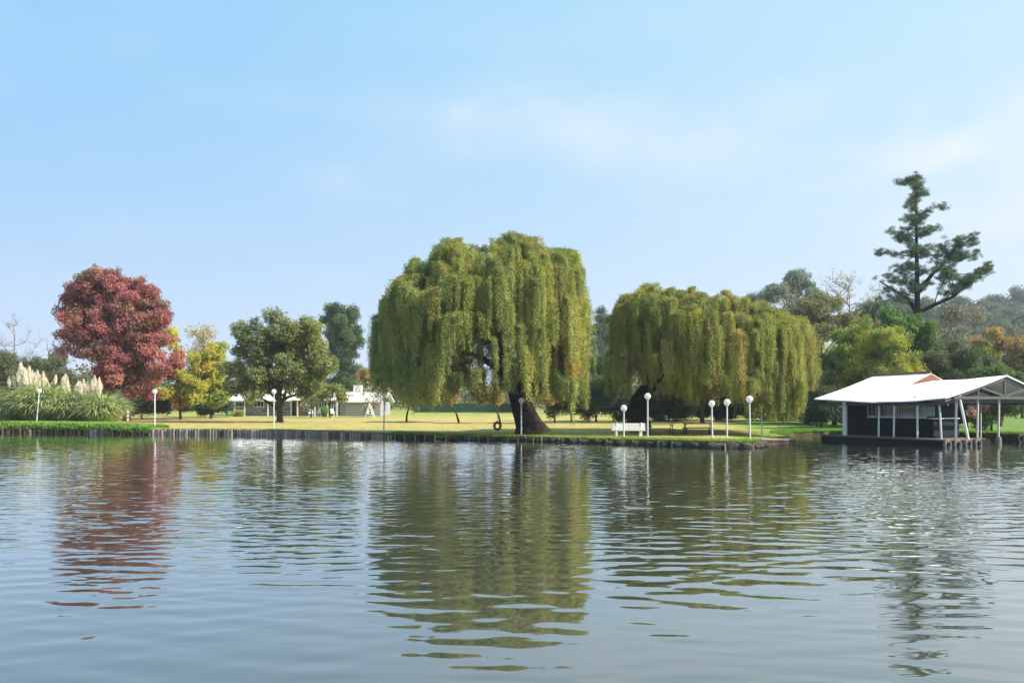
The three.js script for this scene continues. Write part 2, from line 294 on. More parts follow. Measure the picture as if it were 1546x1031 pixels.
// A bare tree: trunk and forking twigs
function bareTree(o) {
  const { name, label, d, px, py, spread, seed, bark = M.paleBark, r = 0.16, group, leaves, n = 7, palette, lean = 0 } = o;
  const R = rng(seed), base = onGround(px, d, -0.1), t = thing(name, label, 'tree', base, 0, group), H = PY(py, d) - base.y, S = spread / F * d, tips = [];
  const pts = [], rad = []; for (let i = 0; i <= 10; i++) { const u = i / 10; pts.push(V(lean * u * u + 0.3 * noise3(u * 3, seed, 1), H * 0.95 * u - 0.2, 0.3 * noise3(u * 3, seed, 5))); rad.push(r * (1.1 - u)); }
  part('trunk', tube(pts, rad, 7), bark, t);
  const twigs = [];
  for (let i = 0; i < n; i++) {
    const u = 0.35 + 0.6 * (i + R()) / n, s = pts[Math.floor(u * 10)], a = R() * 6.283, l = S * (0.55 + 0.6 * R()) * (1.25 - 0.6 * u), e = V(s.x + Math.cos(a) * l, Math.min(H * 1.02, s.y + l * (0.5 + 0.7 * R())), s.z + Math.sin(a) * l);
    const c = curve(s, e, -0.05 * l, 7, R, 0.2), limb = part('limb', tube(c, c.map((_, k) => r * 0.5 * (1 - 0.8 * k / 7)), 5), bark, t), sub = [];
    for (let j = 0; j < 16; j++) {
      const q = c[2 + Math.floor(R() * 6)], v = unit(R); v.y = Math.abs(v.y) * 0.9 + 0.15; const f = q.clone().addScaledVector(v, l * (0.2 + 0.35 * R()));
      const cc = curve(q, f, 0.02, 3, R, 0.25); sub.push(tube(cc, [r * 0.16, r * 0.13, r * 0.1, r * 0.05], 3, false)); tips.push(f);
      for (let m = 0; m < 4; m++) { const w = unit(R); w.y = w.y * 0.6 + 0.3; sub.push(tube([cc[1 + (m % 3)], cc[1 + (m % 3)].clone().addScaledVector(w, l * (0.12 + 0.15 * R()))], [r * 0.08, r * 0.04], 3, false)); }
    }
    const tw = part('twigs', mergeGeometries(sub), bark, limb); tw.userData.kind = 'stuff';
  }
  if (leaves) { const items = []; for (const f of tips) for (let k = 0; k < leaves; k++) { const w = unit(R).multiplyScalar(0.9 * R()); items.push({ p: f.clone().add(w), r: [R() * 6.28, R() * 6.28, R() * 6.28], s: 0.4 + 0.3 * R(), c: tint(R, palette, 0.25) }); } instances('crown', G.sparse, M.leaf, items, t); }
  return t;
}

// A weeping willow: limbs rise to a dome, tresses of strands hang from it
function willow(o) {
  const { label, d, px, base: bp, seed, outline, hem, depth, palette, lit, tresses, strands, trunk, limbEnds, skip } = o, R = rng(seed), t = thing('willow_tree', label, 'tree', bp, 0), loc = (v) => v.sub(bp), items = [], heads = [];
  part('trunk', trunk(), M.darkBark, t);
  for (const [a, b, r] of limbEnds) { const pts = curve(loc(P(...a)), loc(P(...b)), 0.5, 9, R, 0.14); part('limb', tube(pts, pts.map((_, k) => r * (1 - 0.82 * k / 9)), 8), M.darkBark, t); }
  const x0 = outline[0][0], x1 = outline[outline.length - 1][0], cx = (x0 + x1) / 2, half = (x1 - x0) / 2;
  for (let i = 0; i < tresses; i++) {
    // place in plan: inside an ellipse, roof height from the outline of the photograph, falling towards the front and back
    const a = R() * 6.283, rr = Math.pow(R(), 0.36) * 1.02, own = o.front && i % 12 === 0 && i > 60, crest = i < 60, ux = crest ? -0.92 + 1.84 * (i + R()) / 60 : own ? (lerp(o.front[0], o.front[1], R()) - cx) / half : Math.cos(a) * rr, uz = crest ? (R() - 0.4) * 0.6 : own ? 0.25 + 0.6 * R() : Math.sin(a) * rr, hx = cx + ux * half * 0.91, top = interp(outline, hx), bot = interp(hem, hx);
    const fall = 1 - Math.sqrt(Math.max(0, 1 - uz * uz * 0.86)), tier = crest || R() < 0.32 ? 0 : R() * 0.85, py = lerp(top, bot - 30, clamp(fall * 0.8 + tier, 0, 0.96)) + 18 * (R() - 0.55), hz = -d + uz * depth;
    const h = loc(V(PX(hx, d), PY(py, d), hz)), floor = PY((hx < 606 && d < 58 && uz > -0.5 ? 586 : bot) + 26 * (R() - 0.5), d) - bp.y;
    if (skip && skip(hx, py, uz, R)) continue;
    heads.push(h);
    const out = V(ux, 0, uz * 0.8).normalize(), sideTone = tint(R, palette, 0.24), len = Math.min(h.y - floor, (own ? 2.6 : 1.2) + 3.6 * Math.pow(R(), 1.2));
    if (len < 0.6) continue;
    const n = Math.round(strands * (own ? 1.2 : 1) * (0.6 + 0.8 * R())), wid = 0.08 + 0.3 * R(), bow = 0.15 + 0.6 * R(), dirty = lit && tier > 0.15 && R() < 0.02 ? lit : null;
    for (let s = 0; s < n; s++) {
      const w = unit(R).multiplyScalar(wid * Math.sqrt(R())), p = h.clone().add(V(w.x, w.y * 0.5, w.z)), o2 = out.clone().add(V((R() - 0.5) * 1.1, 0, (R() - 0.5) * 1.1)).normalize();
      const L = len * (0.35 + 0.75 * R()), reach = bow * (0.4 + 0.9 * R()), tone = dirty ? tint(R, dirty, 0.2) : sideTone, g = 1 + (R() - 0.5) * 0.36, col = C(tone.r * g, tone.g * g, tone.b * g);
      let q = p.clone(), l = 0; const step = 0.62;
      while (l < L) {                                                  // arching over at first, then straight down
        const u = l / Math.max(1.6, L * 0.8), dir = o2.clone().multiplyScalar(Math.max(0, 1 - u * 2.6) * reach * 1.6).add(V((R() - 0.5) * 0.14, -1 + Math.max(0, 0.95 - u * 5) * 0.9, (R() - 0.5) * 0.14)).normalize();
        items.push({ p: q.clone(), q: new THREE.Quaternion().setFromUnitVectors(V(0, -1, 0), dir).multiply(new THREE.Quaternion().setFromAxisAngle(V(0, 1, 0), R() * 6.28)), s: V(1.5, step * 1.08, 1.5), c: col });
        q.addScaledVector(dir, step); l += step;
        if (q.y < floor - 0.4) break;
      }
    }
  }
  instances('crown', G.strand, M.leaf, items, t);
  const tw = [];                                                      // thin boughs that carry the tresses
  for (let i = 0; i < heads.length; i += 5) { const [a, b] = limbEnds[Math.floor(R() * limbEnds.length)], s = loc(P(...b)).lerp(loc(P(...a)), R() * 0.5); if (s.distanceTo(heads[i]) > 6) continue; const c = curve(s, heads[i], 0.35, 6, R, 0.12); tw.push(tube(c, c.map((_, k) => 0.05 * (1 - 0.75 * k / 6)), 4, false)); }
  const boughs = part('boughs', mergeGeometries(tw), M.darkBark, t); boughs.userData.kind = 'stuff';
  console.log('willow strands', items.length);
  return t;
}

// ---------------------------------------------------------------- the two willows
const willowGreen = [[0.235, 0.245, 0.06], [0.20, 0.225, 0.06], [0.26, 0.26, 0.062], [0.17, 0.20, 0.055], [0.235, 0.225, 0.065], [0.22, 0.235, 0.058]];
{
  const d = 56, bp = onGround(793, d, -0.05);
  willow({
    label: 'big weeping willow with a thick leaning dark trunk and a tyre swing', d, px: 793, base: bp, seed: 21, palette: willowGreen, lit: [[0.42, 0.24, 0.03], [0.36, 0.15, 0.03]], depth: 6.0, tresses: 900, strands: 8,
    outline: [[562, 515], [580, 484], [600, 450], [612, 425], [640, 402], [665, 392], [680, 372], [700, 370], [712, 384], [735, 376], [755, 366], [780, 360], [800, 366], [815, 382], [840, 386], [856, 386], [866, 412], [874, 455], [890, 520]],
    hem: [[562, 602], [600, 614], [650, 608], [700, 600], [760, 590], [800, 600], [850, 620], [890, 622]],
    trunk() {                                                           // leans to the left as it rises, flared foot
      const pts = [[803, 656], [802, 650], [799, 640], [794, 626], [788, 612], [782, 598], [776, 580], [770, 566]], rr = [1.5, 1.24, 0.98, 0.84, 0.75, 0.68, 0.6, 0.5];
      const g = tube(pts.map(([a, b]) => P(a, b, d).sub(bp)), rr, 22), p = g.attributes.position, v = new THREE.Vector3();
      for (let i = 0; i < p.count; i++) { v.fromBufferAttribute(p, i); const k = 1 + 0.16 * noise3(v.x * 1.7, v.y * 0.5, v.z * 1.7) + 0.05 * noise3(v.x * 6, v.y * 1.2, v.z * 6); const c = interp(pts.map(([a, b]) => [PY(b, d) - bp.y, PX(a, d) - bp.x]), v.y); p.setXYZ(i, c + (v.x - c) * k, v.y, v.z * k); }
      g.computeVertexNormals(); return g;
    },
    limbEnds: [[[772, 572, 56], [735, 500, 55], 0.42], [[772, 574, 56], [690, 535, 54.5], 0.4], [[771, 570, 56], [800, 460, 57], 0.42], [[735, 520, 55], [720, 425, 55.5], 0.26], [[745, 535, 55.4], [755, 480, 52], 0.25], [[772, 575, 56], [835, 530, 56], 0.32], [[690, 535, 54.5], [640, 470, 55], 0.2], [[690, 535, 54.5], [620, 520, 56], 0.2], [[800, 460, 57], [800, 395, 57], 0.2], [[835, 530, 56], [855, 440, 57], 0.18], [[735, 500, 55], [680, 410, 56], 0.2], [[772, 575, 56.4], [760, 500, 60], 0.3], [[772, 575, 56.4], [700, 480, 60], 0.24]],
    skip: (x, y, uz, R) => (x > 700 && x < 768 && y > 485 && y < 575 && uz > -0.35 && R() < 0.8) || (x > 775 && x < 812 && y > 560 && uz > -0.3),
  });
}
{
  const d = 60, bp = onGround(962, 61, -0.05);
  willow({
    label: 'broad low weeping willow behind the white bench', d, px: 962, base: bp, seed: 33, palette: [[0.235, 0.235, 0.055], [0.265, 0.255, 0.058], [0.205, 0.22, 0.055], [0.245, 0.215, 0.065], [0.18, 0.20, 0.055]], lit: [[0.30, 0.13, 0.04], [0.32, 0.2, 0.05]], depth: 5.8, front: [1118, 1176], tresses: 860, strands: 8,
    outline: [[918, 505], [930, 480], [945, 458], [965, 450], [985, 438], [1005, 440], [1020, 450], [1045, 442], [1060, 452], [1085, 450], [1105, 462], [1140, 464], [1160, 478], [1180, 482], [1208, 506], [1225, 545]],
    hem: [[918, 590], [960, 588], [1010, 588], [1070, 600], [1120, 606], [1150, 634], [1168, 622], [1185, 596], [1225, 588]],
    trunk() {
      const pts = [[966, 648], [965, 642], [962, 630], [962, 618], [966, 606], [974, 592], [984, 578]], rr = [1.0, 0.92, 0.84, 0.78, 0.72, 0.62, 0.5];
      const g = tube(pts.map(([a, b]) => P(a, b, 61).sub(bp)), rr, 16), p = g.attributes.position;
      for (let i = 0; i < p.count; i++) { const k = 0.14 * noise3(p.getX(i) * 2, p.getY(i) * 0.7, p.getZ(i) * 2); p.setX(i, p.getX(i) + k); p.setZ(i, p.getZ(i) + k); } g.computeVertexNormals(); return g;
    },
    limbEnds: [[[980, 584, 61], [950, 500, 60], 0.34], [[982, 582, 61], [1040, 500, 60], 0.36], [[984, 580, 61], [1100, 530, 59], 0.34], [[1040, 505, 60], [1010, 450, 60], 0.2], [[1100, 530, 59], [1170, 510, 59], 0.2], [[1090, 535, 59], [1120, 470, 60], 0.2], [[1040, 540, 60], [1070, 460, 61], 0.2], [[1100, 535, 59], [1150, 540, 56], 0.18], [[984, 580, 61], [1010, 500, 64], 0.24]],
  });
}

// ---------------------------------------------------------------- the other trees
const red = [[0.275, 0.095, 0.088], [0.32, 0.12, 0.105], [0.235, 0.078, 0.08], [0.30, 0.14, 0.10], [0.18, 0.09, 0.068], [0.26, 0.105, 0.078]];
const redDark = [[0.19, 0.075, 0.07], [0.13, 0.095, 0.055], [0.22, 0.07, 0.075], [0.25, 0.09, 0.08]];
tree({ name: 'red_maple_tree', label: 'tall rounded tree in full dark red autumn leaf', d: 88, px: 190, seed: 101, palette: red, cluster: 0.8, perCluster: 30, sprigSize: 0.4, fill: 0.66, trunkR: 0.42, limbs: 26, forkPy: 600, shell: 0.42,
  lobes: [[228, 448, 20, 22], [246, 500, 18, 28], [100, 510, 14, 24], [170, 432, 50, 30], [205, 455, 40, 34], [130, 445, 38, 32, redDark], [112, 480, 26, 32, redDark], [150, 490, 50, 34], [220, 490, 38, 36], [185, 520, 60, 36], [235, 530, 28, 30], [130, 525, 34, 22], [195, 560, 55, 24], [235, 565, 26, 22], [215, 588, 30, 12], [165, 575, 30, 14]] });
const yellow = [[0.32, 0.29, 0.04], [0.28, 0.285, 0.045], [0.22, 0.26, 0.045], [0.35, 0.29, 0.045]], limeMix = [[0.23, 0.265, 0.045], [0.18, 0.225, 0.04], [0.29, 0.285, 0.045]];
tree({ name: 'maple_tree', label: 'yellow-green tree with red patches beside the dark red tree', d: 93, px: 272, seed: 102, palette: limeMix, cluster: 0.8, perCluster: 34, sprigSize: 0.42, trunkR: 0.16, limbs: 7,
  lobes: [[262, 520, 14, 26, [[0.36, 0.36, 0.05], [0.34, 0.12, 0.06]]], [268, 555, 18, 28, limeMix.concat(red)], [276, 590, 24, 24], [262, 600, 16, 18, [[0.30, 0.33, 0.04], [0.36, 0.16, 0.06]]], [292, 578, 14, 24, yellow]] });
tree({ name: 'maple_tree', label: 'bright yellow autumn tree between the red tree and the green lawn tree', d: 97, px: 318, seed: 103, palette: yellow, cluster: 0.85, perCluster: 36, sprigSize: 0.44, trunkR: 0.18, limbs: 8,
  lobes: [[315, 535, 22, 26], [312, 570, 24, 28], [322, 595, 20, 18, limeMix], [302, 550, 14, 34, limeMix], [332, 560, 12, 26, limeMix]] });
bareTree({ name: 'birch_tree', label: 'thin half bare tree with pale brown leaves rising behind the yellow tree', d: 108, px: 306, py: 478, spread: 34, seed: 104, leaves: 2, n: 10, palette: [[0.36, 0.27, 0.17], [0.30, 0.26, 0.12], [0.25, 0.25, 0.12]] });
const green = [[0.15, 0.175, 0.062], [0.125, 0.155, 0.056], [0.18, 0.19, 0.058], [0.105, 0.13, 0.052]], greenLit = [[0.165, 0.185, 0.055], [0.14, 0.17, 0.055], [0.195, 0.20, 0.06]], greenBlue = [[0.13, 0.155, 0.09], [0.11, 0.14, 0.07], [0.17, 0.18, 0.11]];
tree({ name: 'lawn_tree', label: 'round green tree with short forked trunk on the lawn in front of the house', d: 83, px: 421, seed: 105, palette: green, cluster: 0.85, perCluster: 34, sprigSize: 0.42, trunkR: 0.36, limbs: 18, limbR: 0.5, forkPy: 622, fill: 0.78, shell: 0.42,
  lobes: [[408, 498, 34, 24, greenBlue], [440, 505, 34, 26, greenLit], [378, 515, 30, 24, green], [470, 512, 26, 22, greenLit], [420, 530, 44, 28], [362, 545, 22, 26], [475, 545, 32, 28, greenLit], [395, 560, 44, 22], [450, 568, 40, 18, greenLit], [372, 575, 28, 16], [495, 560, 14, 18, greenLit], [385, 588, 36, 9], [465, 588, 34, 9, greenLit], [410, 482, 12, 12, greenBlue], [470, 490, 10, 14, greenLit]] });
const blueGreen = [[0.075, 0.115, 0.055], [0.09, 0.135, 0.06], [0.06, 0.10, 0.05]];
tree({ name: 'cypress_tree', label: 'tall dense dark green tree rising behind the white house', d: 128, px: 517, seed: 106, palette: blueGreen, leaf: 'fine', cluster: 1.1, perCluster: 40, sprigSize: 0.55, trunkR: 0.4, limbs: 5,
  lobes: [[514, 474, 20, 18], [514, 495, 28, 24], [520, 520, 28, 26], [522, 548, 24, 24], [520, 575, 22, 18], [496, 485, 10, 12], [538, 500, 10, 14]] });
tree({ name: 'small_tree', label: 'small rusty red tree at the end of the white house roof', d: 122, px: 556, seed: 107, palette: [[0.34, 0.14, 0.10], [0.28, 0.14, 0.09], [0.25, 0.2, 0.08]], cluster: 0.8, sprigSize: 0.45, trunkR: 0.12, limbs: 4, lobes: [[556, 572, 18, 13], [545, 582, 14, 10, greenLit]] });
bareTree({ name: 'bare_tree', label: 'small pale leafless tree in front of the house gable', d: 104, px: 566, py: 588, spread: 26, seed: 108, r: 0.1, n: 7, leaves: 1, palette: [[0.34, 0.29, 0.2], [0.3, 0.26, 0.18]] });
tree({ name: 'small_tree', label: 'small loose green tree in front of the long white roof', d: 100, px: 497, seed: 117, palette: greenLit, cluster: 0.6, perCluster: 22, sprigSize: 0.36, trunkR: 0.1, limbs: 7, lobes: [[497, 590, 18, 12], [512, 596, 14, 9], [482, 598, 12, 8]] });
bareTree({ name: 'bare_tree', label: 'small pale leafless tree in front of the house chairs', d: 101, px: 470, py: 590, spread: 22, seed: 118, r: 0.09, n: 7, leaves: 1, palette: [[0.3, 0.27, 0.2], [0.25, 0.24, 0.15]] });
const olive = [[0.10, 0.11, 0.05], [0.075, 0.09, 0.042], [0.12, 0.115, 0.055]];
tree({ name: 'dark_shrub', label: 'dark green shrub behind the tall white grass plumes', d: 104, px: 20, seed: 109, palette: olive, leaf: 'fine', cluster: 1.0, sprigSize: 0.5, trunkR: 0.15, limbs: 3, category: 'shrub', lobes: [[-20, 565, 40, 34], [20, 560, 34, 30], [40, 585, 40, 26], [0, 600, 40, 22]] });
tree({ name: 'dark_shrub', label: 'olive shrub between the grass plumes and the dark red tree', d: 106, px: 80, seed: 110, palette: olive, leaf: 'fine', cluster: 1.0, sprigSize: 0.5, trunkR: 0.15, limbs: 3, category: 'shrub', lobes: [[70, 560, 30, 22], [95, 572, 26, 24], [75, 590, 44, 24], [120, 600, 40, 22]] });
bareTree({ name: 'bare_tree', label: 'pale leafless tree above the dark shrubs behind the grass plumes', d: 130, px: 21, py: 478, spread: 40, seed: 111, r: 0.14, n: 9 });
bareTree({ name: 'bare_tree', label: 'dark leafless tree standing beside the dark red tree', d: 108, px: 78, py: 502, spread: 30, seed: 112, bark: M.bark, r: 0.14, n: 6, lean: -0.6 });
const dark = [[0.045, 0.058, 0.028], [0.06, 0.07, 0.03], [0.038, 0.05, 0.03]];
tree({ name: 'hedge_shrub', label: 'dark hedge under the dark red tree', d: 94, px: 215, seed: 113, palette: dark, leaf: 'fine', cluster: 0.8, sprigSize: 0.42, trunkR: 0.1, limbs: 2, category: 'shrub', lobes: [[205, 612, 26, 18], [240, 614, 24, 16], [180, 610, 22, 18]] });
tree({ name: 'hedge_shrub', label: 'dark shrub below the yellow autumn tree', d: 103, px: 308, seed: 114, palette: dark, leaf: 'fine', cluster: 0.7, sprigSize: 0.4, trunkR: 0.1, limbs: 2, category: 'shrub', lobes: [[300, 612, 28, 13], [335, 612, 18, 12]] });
// behind and between the willows
const brownGold = [[0.30, 0.22, 0.07], [0.26, 0.21, 0.07], [0.2, 0.18, 0.06]];
for (const [px, lx, rx, d, label] of [[613, 640, 40, 84, 'low golden tree seen under the hanging willow near the house'], [692, 668, 30, 82, 'low golden tree seen under the middle of the big willow'], [755, 742, 28, 80, 'low golden tree with thin trunk beside the big willow trunk'], [838, 833, 38, 80, 'low spreading golden tree beyond the thick willow trunk']])
  tree({ name: 'golden_tree', label, group: 'small trees beyond the big willow', d, px, seed: 120 + px, palette: brownGold, cluster: 0.6, perCluster: 26, sprigSize: 0.36, trunkR: 0.13, limbs: 6, forkPy: 612, lobes: [[lx, 596, rx, 10], [lx - 10, 590, rx * 0.6, 8]] });
tree({ name: 'blue_conifer', label: 'slim blue-grey conifer showing between the two willows', d: 125, px: 905, seed: 130, palette: [[0.10, 0.14, 0.115], [0.085, 0.12, 0.10], [0.12, 0.155, 0.125]], leaf: 'needle', material: M.needle, cluster: 0.9, perCluster: 30, sprigSize: 0.6, trunkR: 0.2, limbs: 4, lobes: [[904, 476, 7, 12], [904, 495, 12, 16], [904, 520, 16, 20], [904, 550, 18, 24], [905, 585, 20, 20]] });
tree({ name: 'garden_shrub', label: 'tall blue-green shrub filling the gap between the willows', d: 86, px: 900, seed: 131, palette: [[0.07, 0.115, 0.055], [0.055, 0.09, 0.045], [0.11, 0.15, 0.07]], leaf: 'fine', cluster: 0.8, sprigSize: 0.42, trunkR: 0.12, limbs: 4, category: 'shrub', lobes: [[893, 560, 18, 26], [915, 575, 18, 34], [900, 605, 22, 24]] });
tree({ name: 'garden_shrub', label: 'dark green shrub to one side of the thick willow trunk', d: 82, px: 862, seed: 132, palette: dark, leaf: 'fine', cluster: 0.8, sprigSize: 0.42, trunkR: 0.12, limbs: 3, category: 'shrub', lobes: [[860, 600, 26, 24], [880, 612, 20, 18], [845, 612, 16, 14]] });
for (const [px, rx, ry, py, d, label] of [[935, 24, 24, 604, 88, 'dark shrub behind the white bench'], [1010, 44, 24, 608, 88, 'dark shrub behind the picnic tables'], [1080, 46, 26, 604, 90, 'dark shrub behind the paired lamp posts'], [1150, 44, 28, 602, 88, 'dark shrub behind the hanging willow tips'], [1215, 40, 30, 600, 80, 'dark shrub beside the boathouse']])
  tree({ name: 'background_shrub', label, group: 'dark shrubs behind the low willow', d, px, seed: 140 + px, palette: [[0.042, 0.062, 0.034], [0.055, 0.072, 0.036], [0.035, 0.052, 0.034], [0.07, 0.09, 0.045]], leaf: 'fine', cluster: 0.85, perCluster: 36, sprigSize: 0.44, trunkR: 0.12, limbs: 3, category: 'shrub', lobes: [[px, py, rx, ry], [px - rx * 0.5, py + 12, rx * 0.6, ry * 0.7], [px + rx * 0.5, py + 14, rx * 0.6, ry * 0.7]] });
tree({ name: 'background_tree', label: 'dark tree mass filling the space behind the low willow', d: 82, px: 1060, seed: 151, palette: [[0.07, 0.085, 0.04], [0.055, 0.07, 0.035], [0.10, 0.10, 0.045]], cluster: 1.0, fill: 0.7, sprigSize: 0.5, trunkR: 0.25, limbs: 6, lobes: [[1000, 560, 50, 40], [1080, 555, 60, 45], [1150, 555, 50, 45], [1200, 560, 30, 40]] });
// behind the boathouse
const lime = [[0.27, 0.29, 0.05], [0.23, 0.26, 0.05], [0.33, 0.32, 0.055], [0.17, 0.21, 0.05]];
tree({ name: 'lime_tree', label: 'broad yellow-green tree rising behind the left end of the white boathouse roof', d: 76, px: 1262, seed: 160, palette: lime, leaf: 'fine', shell: 0.38, fill: 0.7, cluster: 0.75, perCluster: 30, sprigSize: 0.38, trunkR: 0.25, limbs: 8, lobes: [[1290, 508, 32, 20], [1285, 520, 34, 28], [1250, 545, 30, 34, limeMix.concat(green)], [1265, 575, 40, 30, green.concat(lime)], [1245, 600, 26, 20, green], [1305, 550, 26, 30]] });
tree({ name: 'lime_tree', label: 'yellow-green tree behind the middle of the white boathouse roof', d: 74, px: 1340, seed: 161, palette: lime, leaf: 'fine', shell: 0.38, fill: 0.7, cluster: 0.75, perCluster: 30, sprigSize: 0.38, trunkR: 0.25, limbs: 8, lobes: [[1338, 512, 34, 18], [1335, 525, 34, 26], [1360, 545, 30, 26], [1315, 560, 34, 26], [1345, 575, 46, 26]] });
const bright = [[0.09, 0.155, 0.035], [0.11, 0.18, 0.04], [0.075, 0.125, 0.035]];
tree({ name: 'bright_tree', label: 'glossy bright green tree below the tall pine', d: 86, px: 1372, seed: 162, palette: bright, cluster: 0.9, perCluster: 34, sprigSize: 0.5, trunkR: 0.22, limbs: 6, lobes: [[1350, 486, 22, 16], [1380, 492, 26, 20], [1400, 515, 16, 22], [1365, 510, 26, 20], [1395, 545, 16, 22]] });
tree({ name: 'gum_tree', label: 'grey-green gum tree with a flat umbrella crown', d: 165, px: 1205, seed: 163, palette: [[0.15, 0.18, 0.13], [0.12, 0.15, 0.10], [0.18, 0.195, 0.145]], leaf: 'fine', cluster: 1.5, perCluster: 46, sprigSize: 0.75, trunkR: 0.4, limbs: 10, bark: M.paleBark, lobes: [[1208, 425, 28, 11], [1185, 440, 32, 12], [1150, 450, 24, 10], [1220, 445, 26, 14], [1200, 465, 40, 14]] });
const greyPink = [[0.30, 0.25, 0.20], [0.26, 0.21, 0.17], [0.33, 0.28, 0.2]];
bareTree({ name: 'bare_tree', label: 'pinkish half bare tree in front of the umbrella gum tree', d: 118, px: 1190, py: 440, spread: 52, seed: 164, leaves: 1, n: 11, palette: greyPink, r: 0.2, lean: -1.5 });
bareTree({ name: 'bare_tree', label: 'pinkish twiggy tree between the gum tree and the tall pine', d: 125, px: 1283, py: 408, spread: 46, seed: 165, leaves: 1, n: 12, palette: greyPink, r: 0.22 });
tree({ name: 'olive_tree', label: 'dull olive tree behind the yellow-green trees', d: 112, px: 1240, seed: 166, palette: [[0.19, 0.18, 0.08], [0.16, 0.16, 0.08], [0.22, 0.2, 0.09]], cluster: 1.2, sprigSize: 0.55, trunkR: 0.25, limbs: 7, fill: 0.7, lobes: [[1245, 462, 32, 20], [1215, 480, 34, 22], [1275, 478, 28, 24], [1230, 505, 50, 24], [1310, 490, 26, 22]] });
tree({ name: 'grey_tree', label: 'grey-brown twiggy tree to one side of the tall pine foot', d: 112, px: 1432, seed: 167, palette: [[0.20, 0.18, 0.13], [0.16, 0.15, 0.10], [0.24, 0.21, 0.16]], leaf: 'sparse', cluster: 1.2, sprigSize: 0.7, trunkR: 0.25, limbs: 12, bark: M.paleBark, fill: 0.6, lobes: [[1430, 485, 28, 26], [1455, 480, 22, 20], [1425, 525, 30, 30], [1455, 510, 24, 20]] });
tree({ name: 'olive_tree', label: 'dark olive tree behind the boathouse gable', d: 80, px: 1452, seed: 168, palette: [[0.10, 0.115, 0.05], [0.08, 0.095, 0.045], [0.125, 0.13, 0.055]], leaf: 'fine', cluster: 0.9, sprigSize: 0.45, trunkR: 0.2, limbs: 6, lobes: [[1445, 535, 34, 18], [1420, 555, 30, 18], [1475, 550, 30, 18], [1450, 570, 50, 20]] });
tree({ name: 'orange_tree', label: 'orange autumn tree behind the dark olive tree', d: 104, px: 1492, seed: 169, palette: [[0.30, 0.21, 0.07], [0.25, 0.19, 0.07], [0.33, 0.24, 0.09]], cluster: 0.9, sprigSize: 0.48, trunkR: 0.18, limbs: 6, lobes: [[1490, 512, 24, 11], [1505, 528, 24, 16], [1478, 530, 18, 12, lime], [1520, 555, 20, 14]] });
tree({ name: 'orange_tree', label: 'rusty brown-orange tree behind the right slope of the boathouse gable', d: 98, px: 1545, seed: 170, palette: [[0.26, 0.17, 0.09], [0.22, 0.16, 0.08], [0.28, 0.2, 0.1]], cluster: 0.9, sprigSize: 0.48, trunkR: 0.18, limbs: 6, lobes: [[1540, 535, 22, 22], [1560, 520, 20, 20], [1530, 560, 24, 16], [1570, 555, 30, 24]] });
tree({ name: 'bright_tree', label: 'fresh green bush just above the boathouse gable peak', d: 72, px: 1512, seed: 171, palette: [[0.10, 0.145, 0.05], [0.12, 0.165, 0.055]], cluster: 0.7, sprigSize: 0.4, trunkR: 0.15, limbs: 4, lobes: [[1512, 560, 20, 16], [1535, 575, 22, 14], [1495, 575, 20, 14]] });
const hillGreen = [[0.10, 0.125, 0.08], [0.085, 0.11, 0.075], [0.125, 0.14, 0.09], [0.14, 0.14, 0.085]];
[[1405, 470, 20, 22, 360], [1440, 468, 26, 24, 380], [1478, 478, 30, 24, 370], [1512, 466, 28, 20, 450], [1545, 452, 26, 20, 490], [1575, 440, 30, 22, 500], [1500, 492, 34, 20, 320], [1540, 488, 34, 20, 340], [1465, 506, 34, 20, 260], [1580, 490, 34, 26, 330], [1525, 510, 34, 16, 260], [1135, 470, 30, 20, 210], [1330, 470, 30, 26, 200], [1370, 470, 26, 24, 220], [1610, 460, 36, 28, 450], [1490, 470, 20, 16, 420], [1455, 462, 16, 14, 430], [1530, 470, 20, 14, 420]].forEach(([px, py, rx, ry, d], i) =>
  tree({ name: 'hill_tree', label: px < 1200 ? 'distant grey-green tree showing above the low willow' : px < 1390 ? 'distant grey-green tree just behind the palm and tall pine' : 'grey-green tree on the wooded hillside behind the boathouse', group: px > 1390 ? 'trees on the hillside' : px > 1200 ? 'distant trees behind the palm' : undefined, d, px, seed: 180 + i, palette: hillGreen, leaf: 'fine', cluster: 0.008 * d + 0.1, perCluster: 34, sprigSize: 0.0042 * d + 0.1, trunkR: 0.35, limbs: 4, fill: 0.9, lobes: [[px, py, rx * 0.8, ry * 0.8], [px - rx * 0.5, py + ry * 0.5, rx * 0.6, ry * 0.7], [px + rx * 0.5, py + ry * 0.6, rx * 0.6, ry * 0.7], [px, py + ry * 1.2, rx, ry]] }));
{ // the far wood that closes the view behind everything
  const R = rng(201), items = [];
  for (let i = 0; i < 5200; i++) {
    const px = -420 + R() * 2400, d = 150 + R() * 130, x = PX(px, d), h0 = ground(x, -d), h = (6 + 5 * noise3(x * 0.05, 3, d * 0.05) + (px > 1100 ? 3 : 0)) * (1 - 0.5 * R() * R());
    if (px > 560 && px < 900 && d < 170) continue;
    const c = tint(R, px < 1100 ? [[0.085, 0.10, 0.055], [0.11, 0.12, 0.06], [0.07, 0.085, 0.05], [0.16, 0.14, 0.08]] : hillGreen, 0.3);
    items.push({ p: V(x, h0 + h * R(), -d), r: [R() * 6, R() * 6, R() * 6], s: 1.5 + 1.1 * R(), c });
  }
  instances('distant_wood', G.fine, M.leaf, items, scene);
}
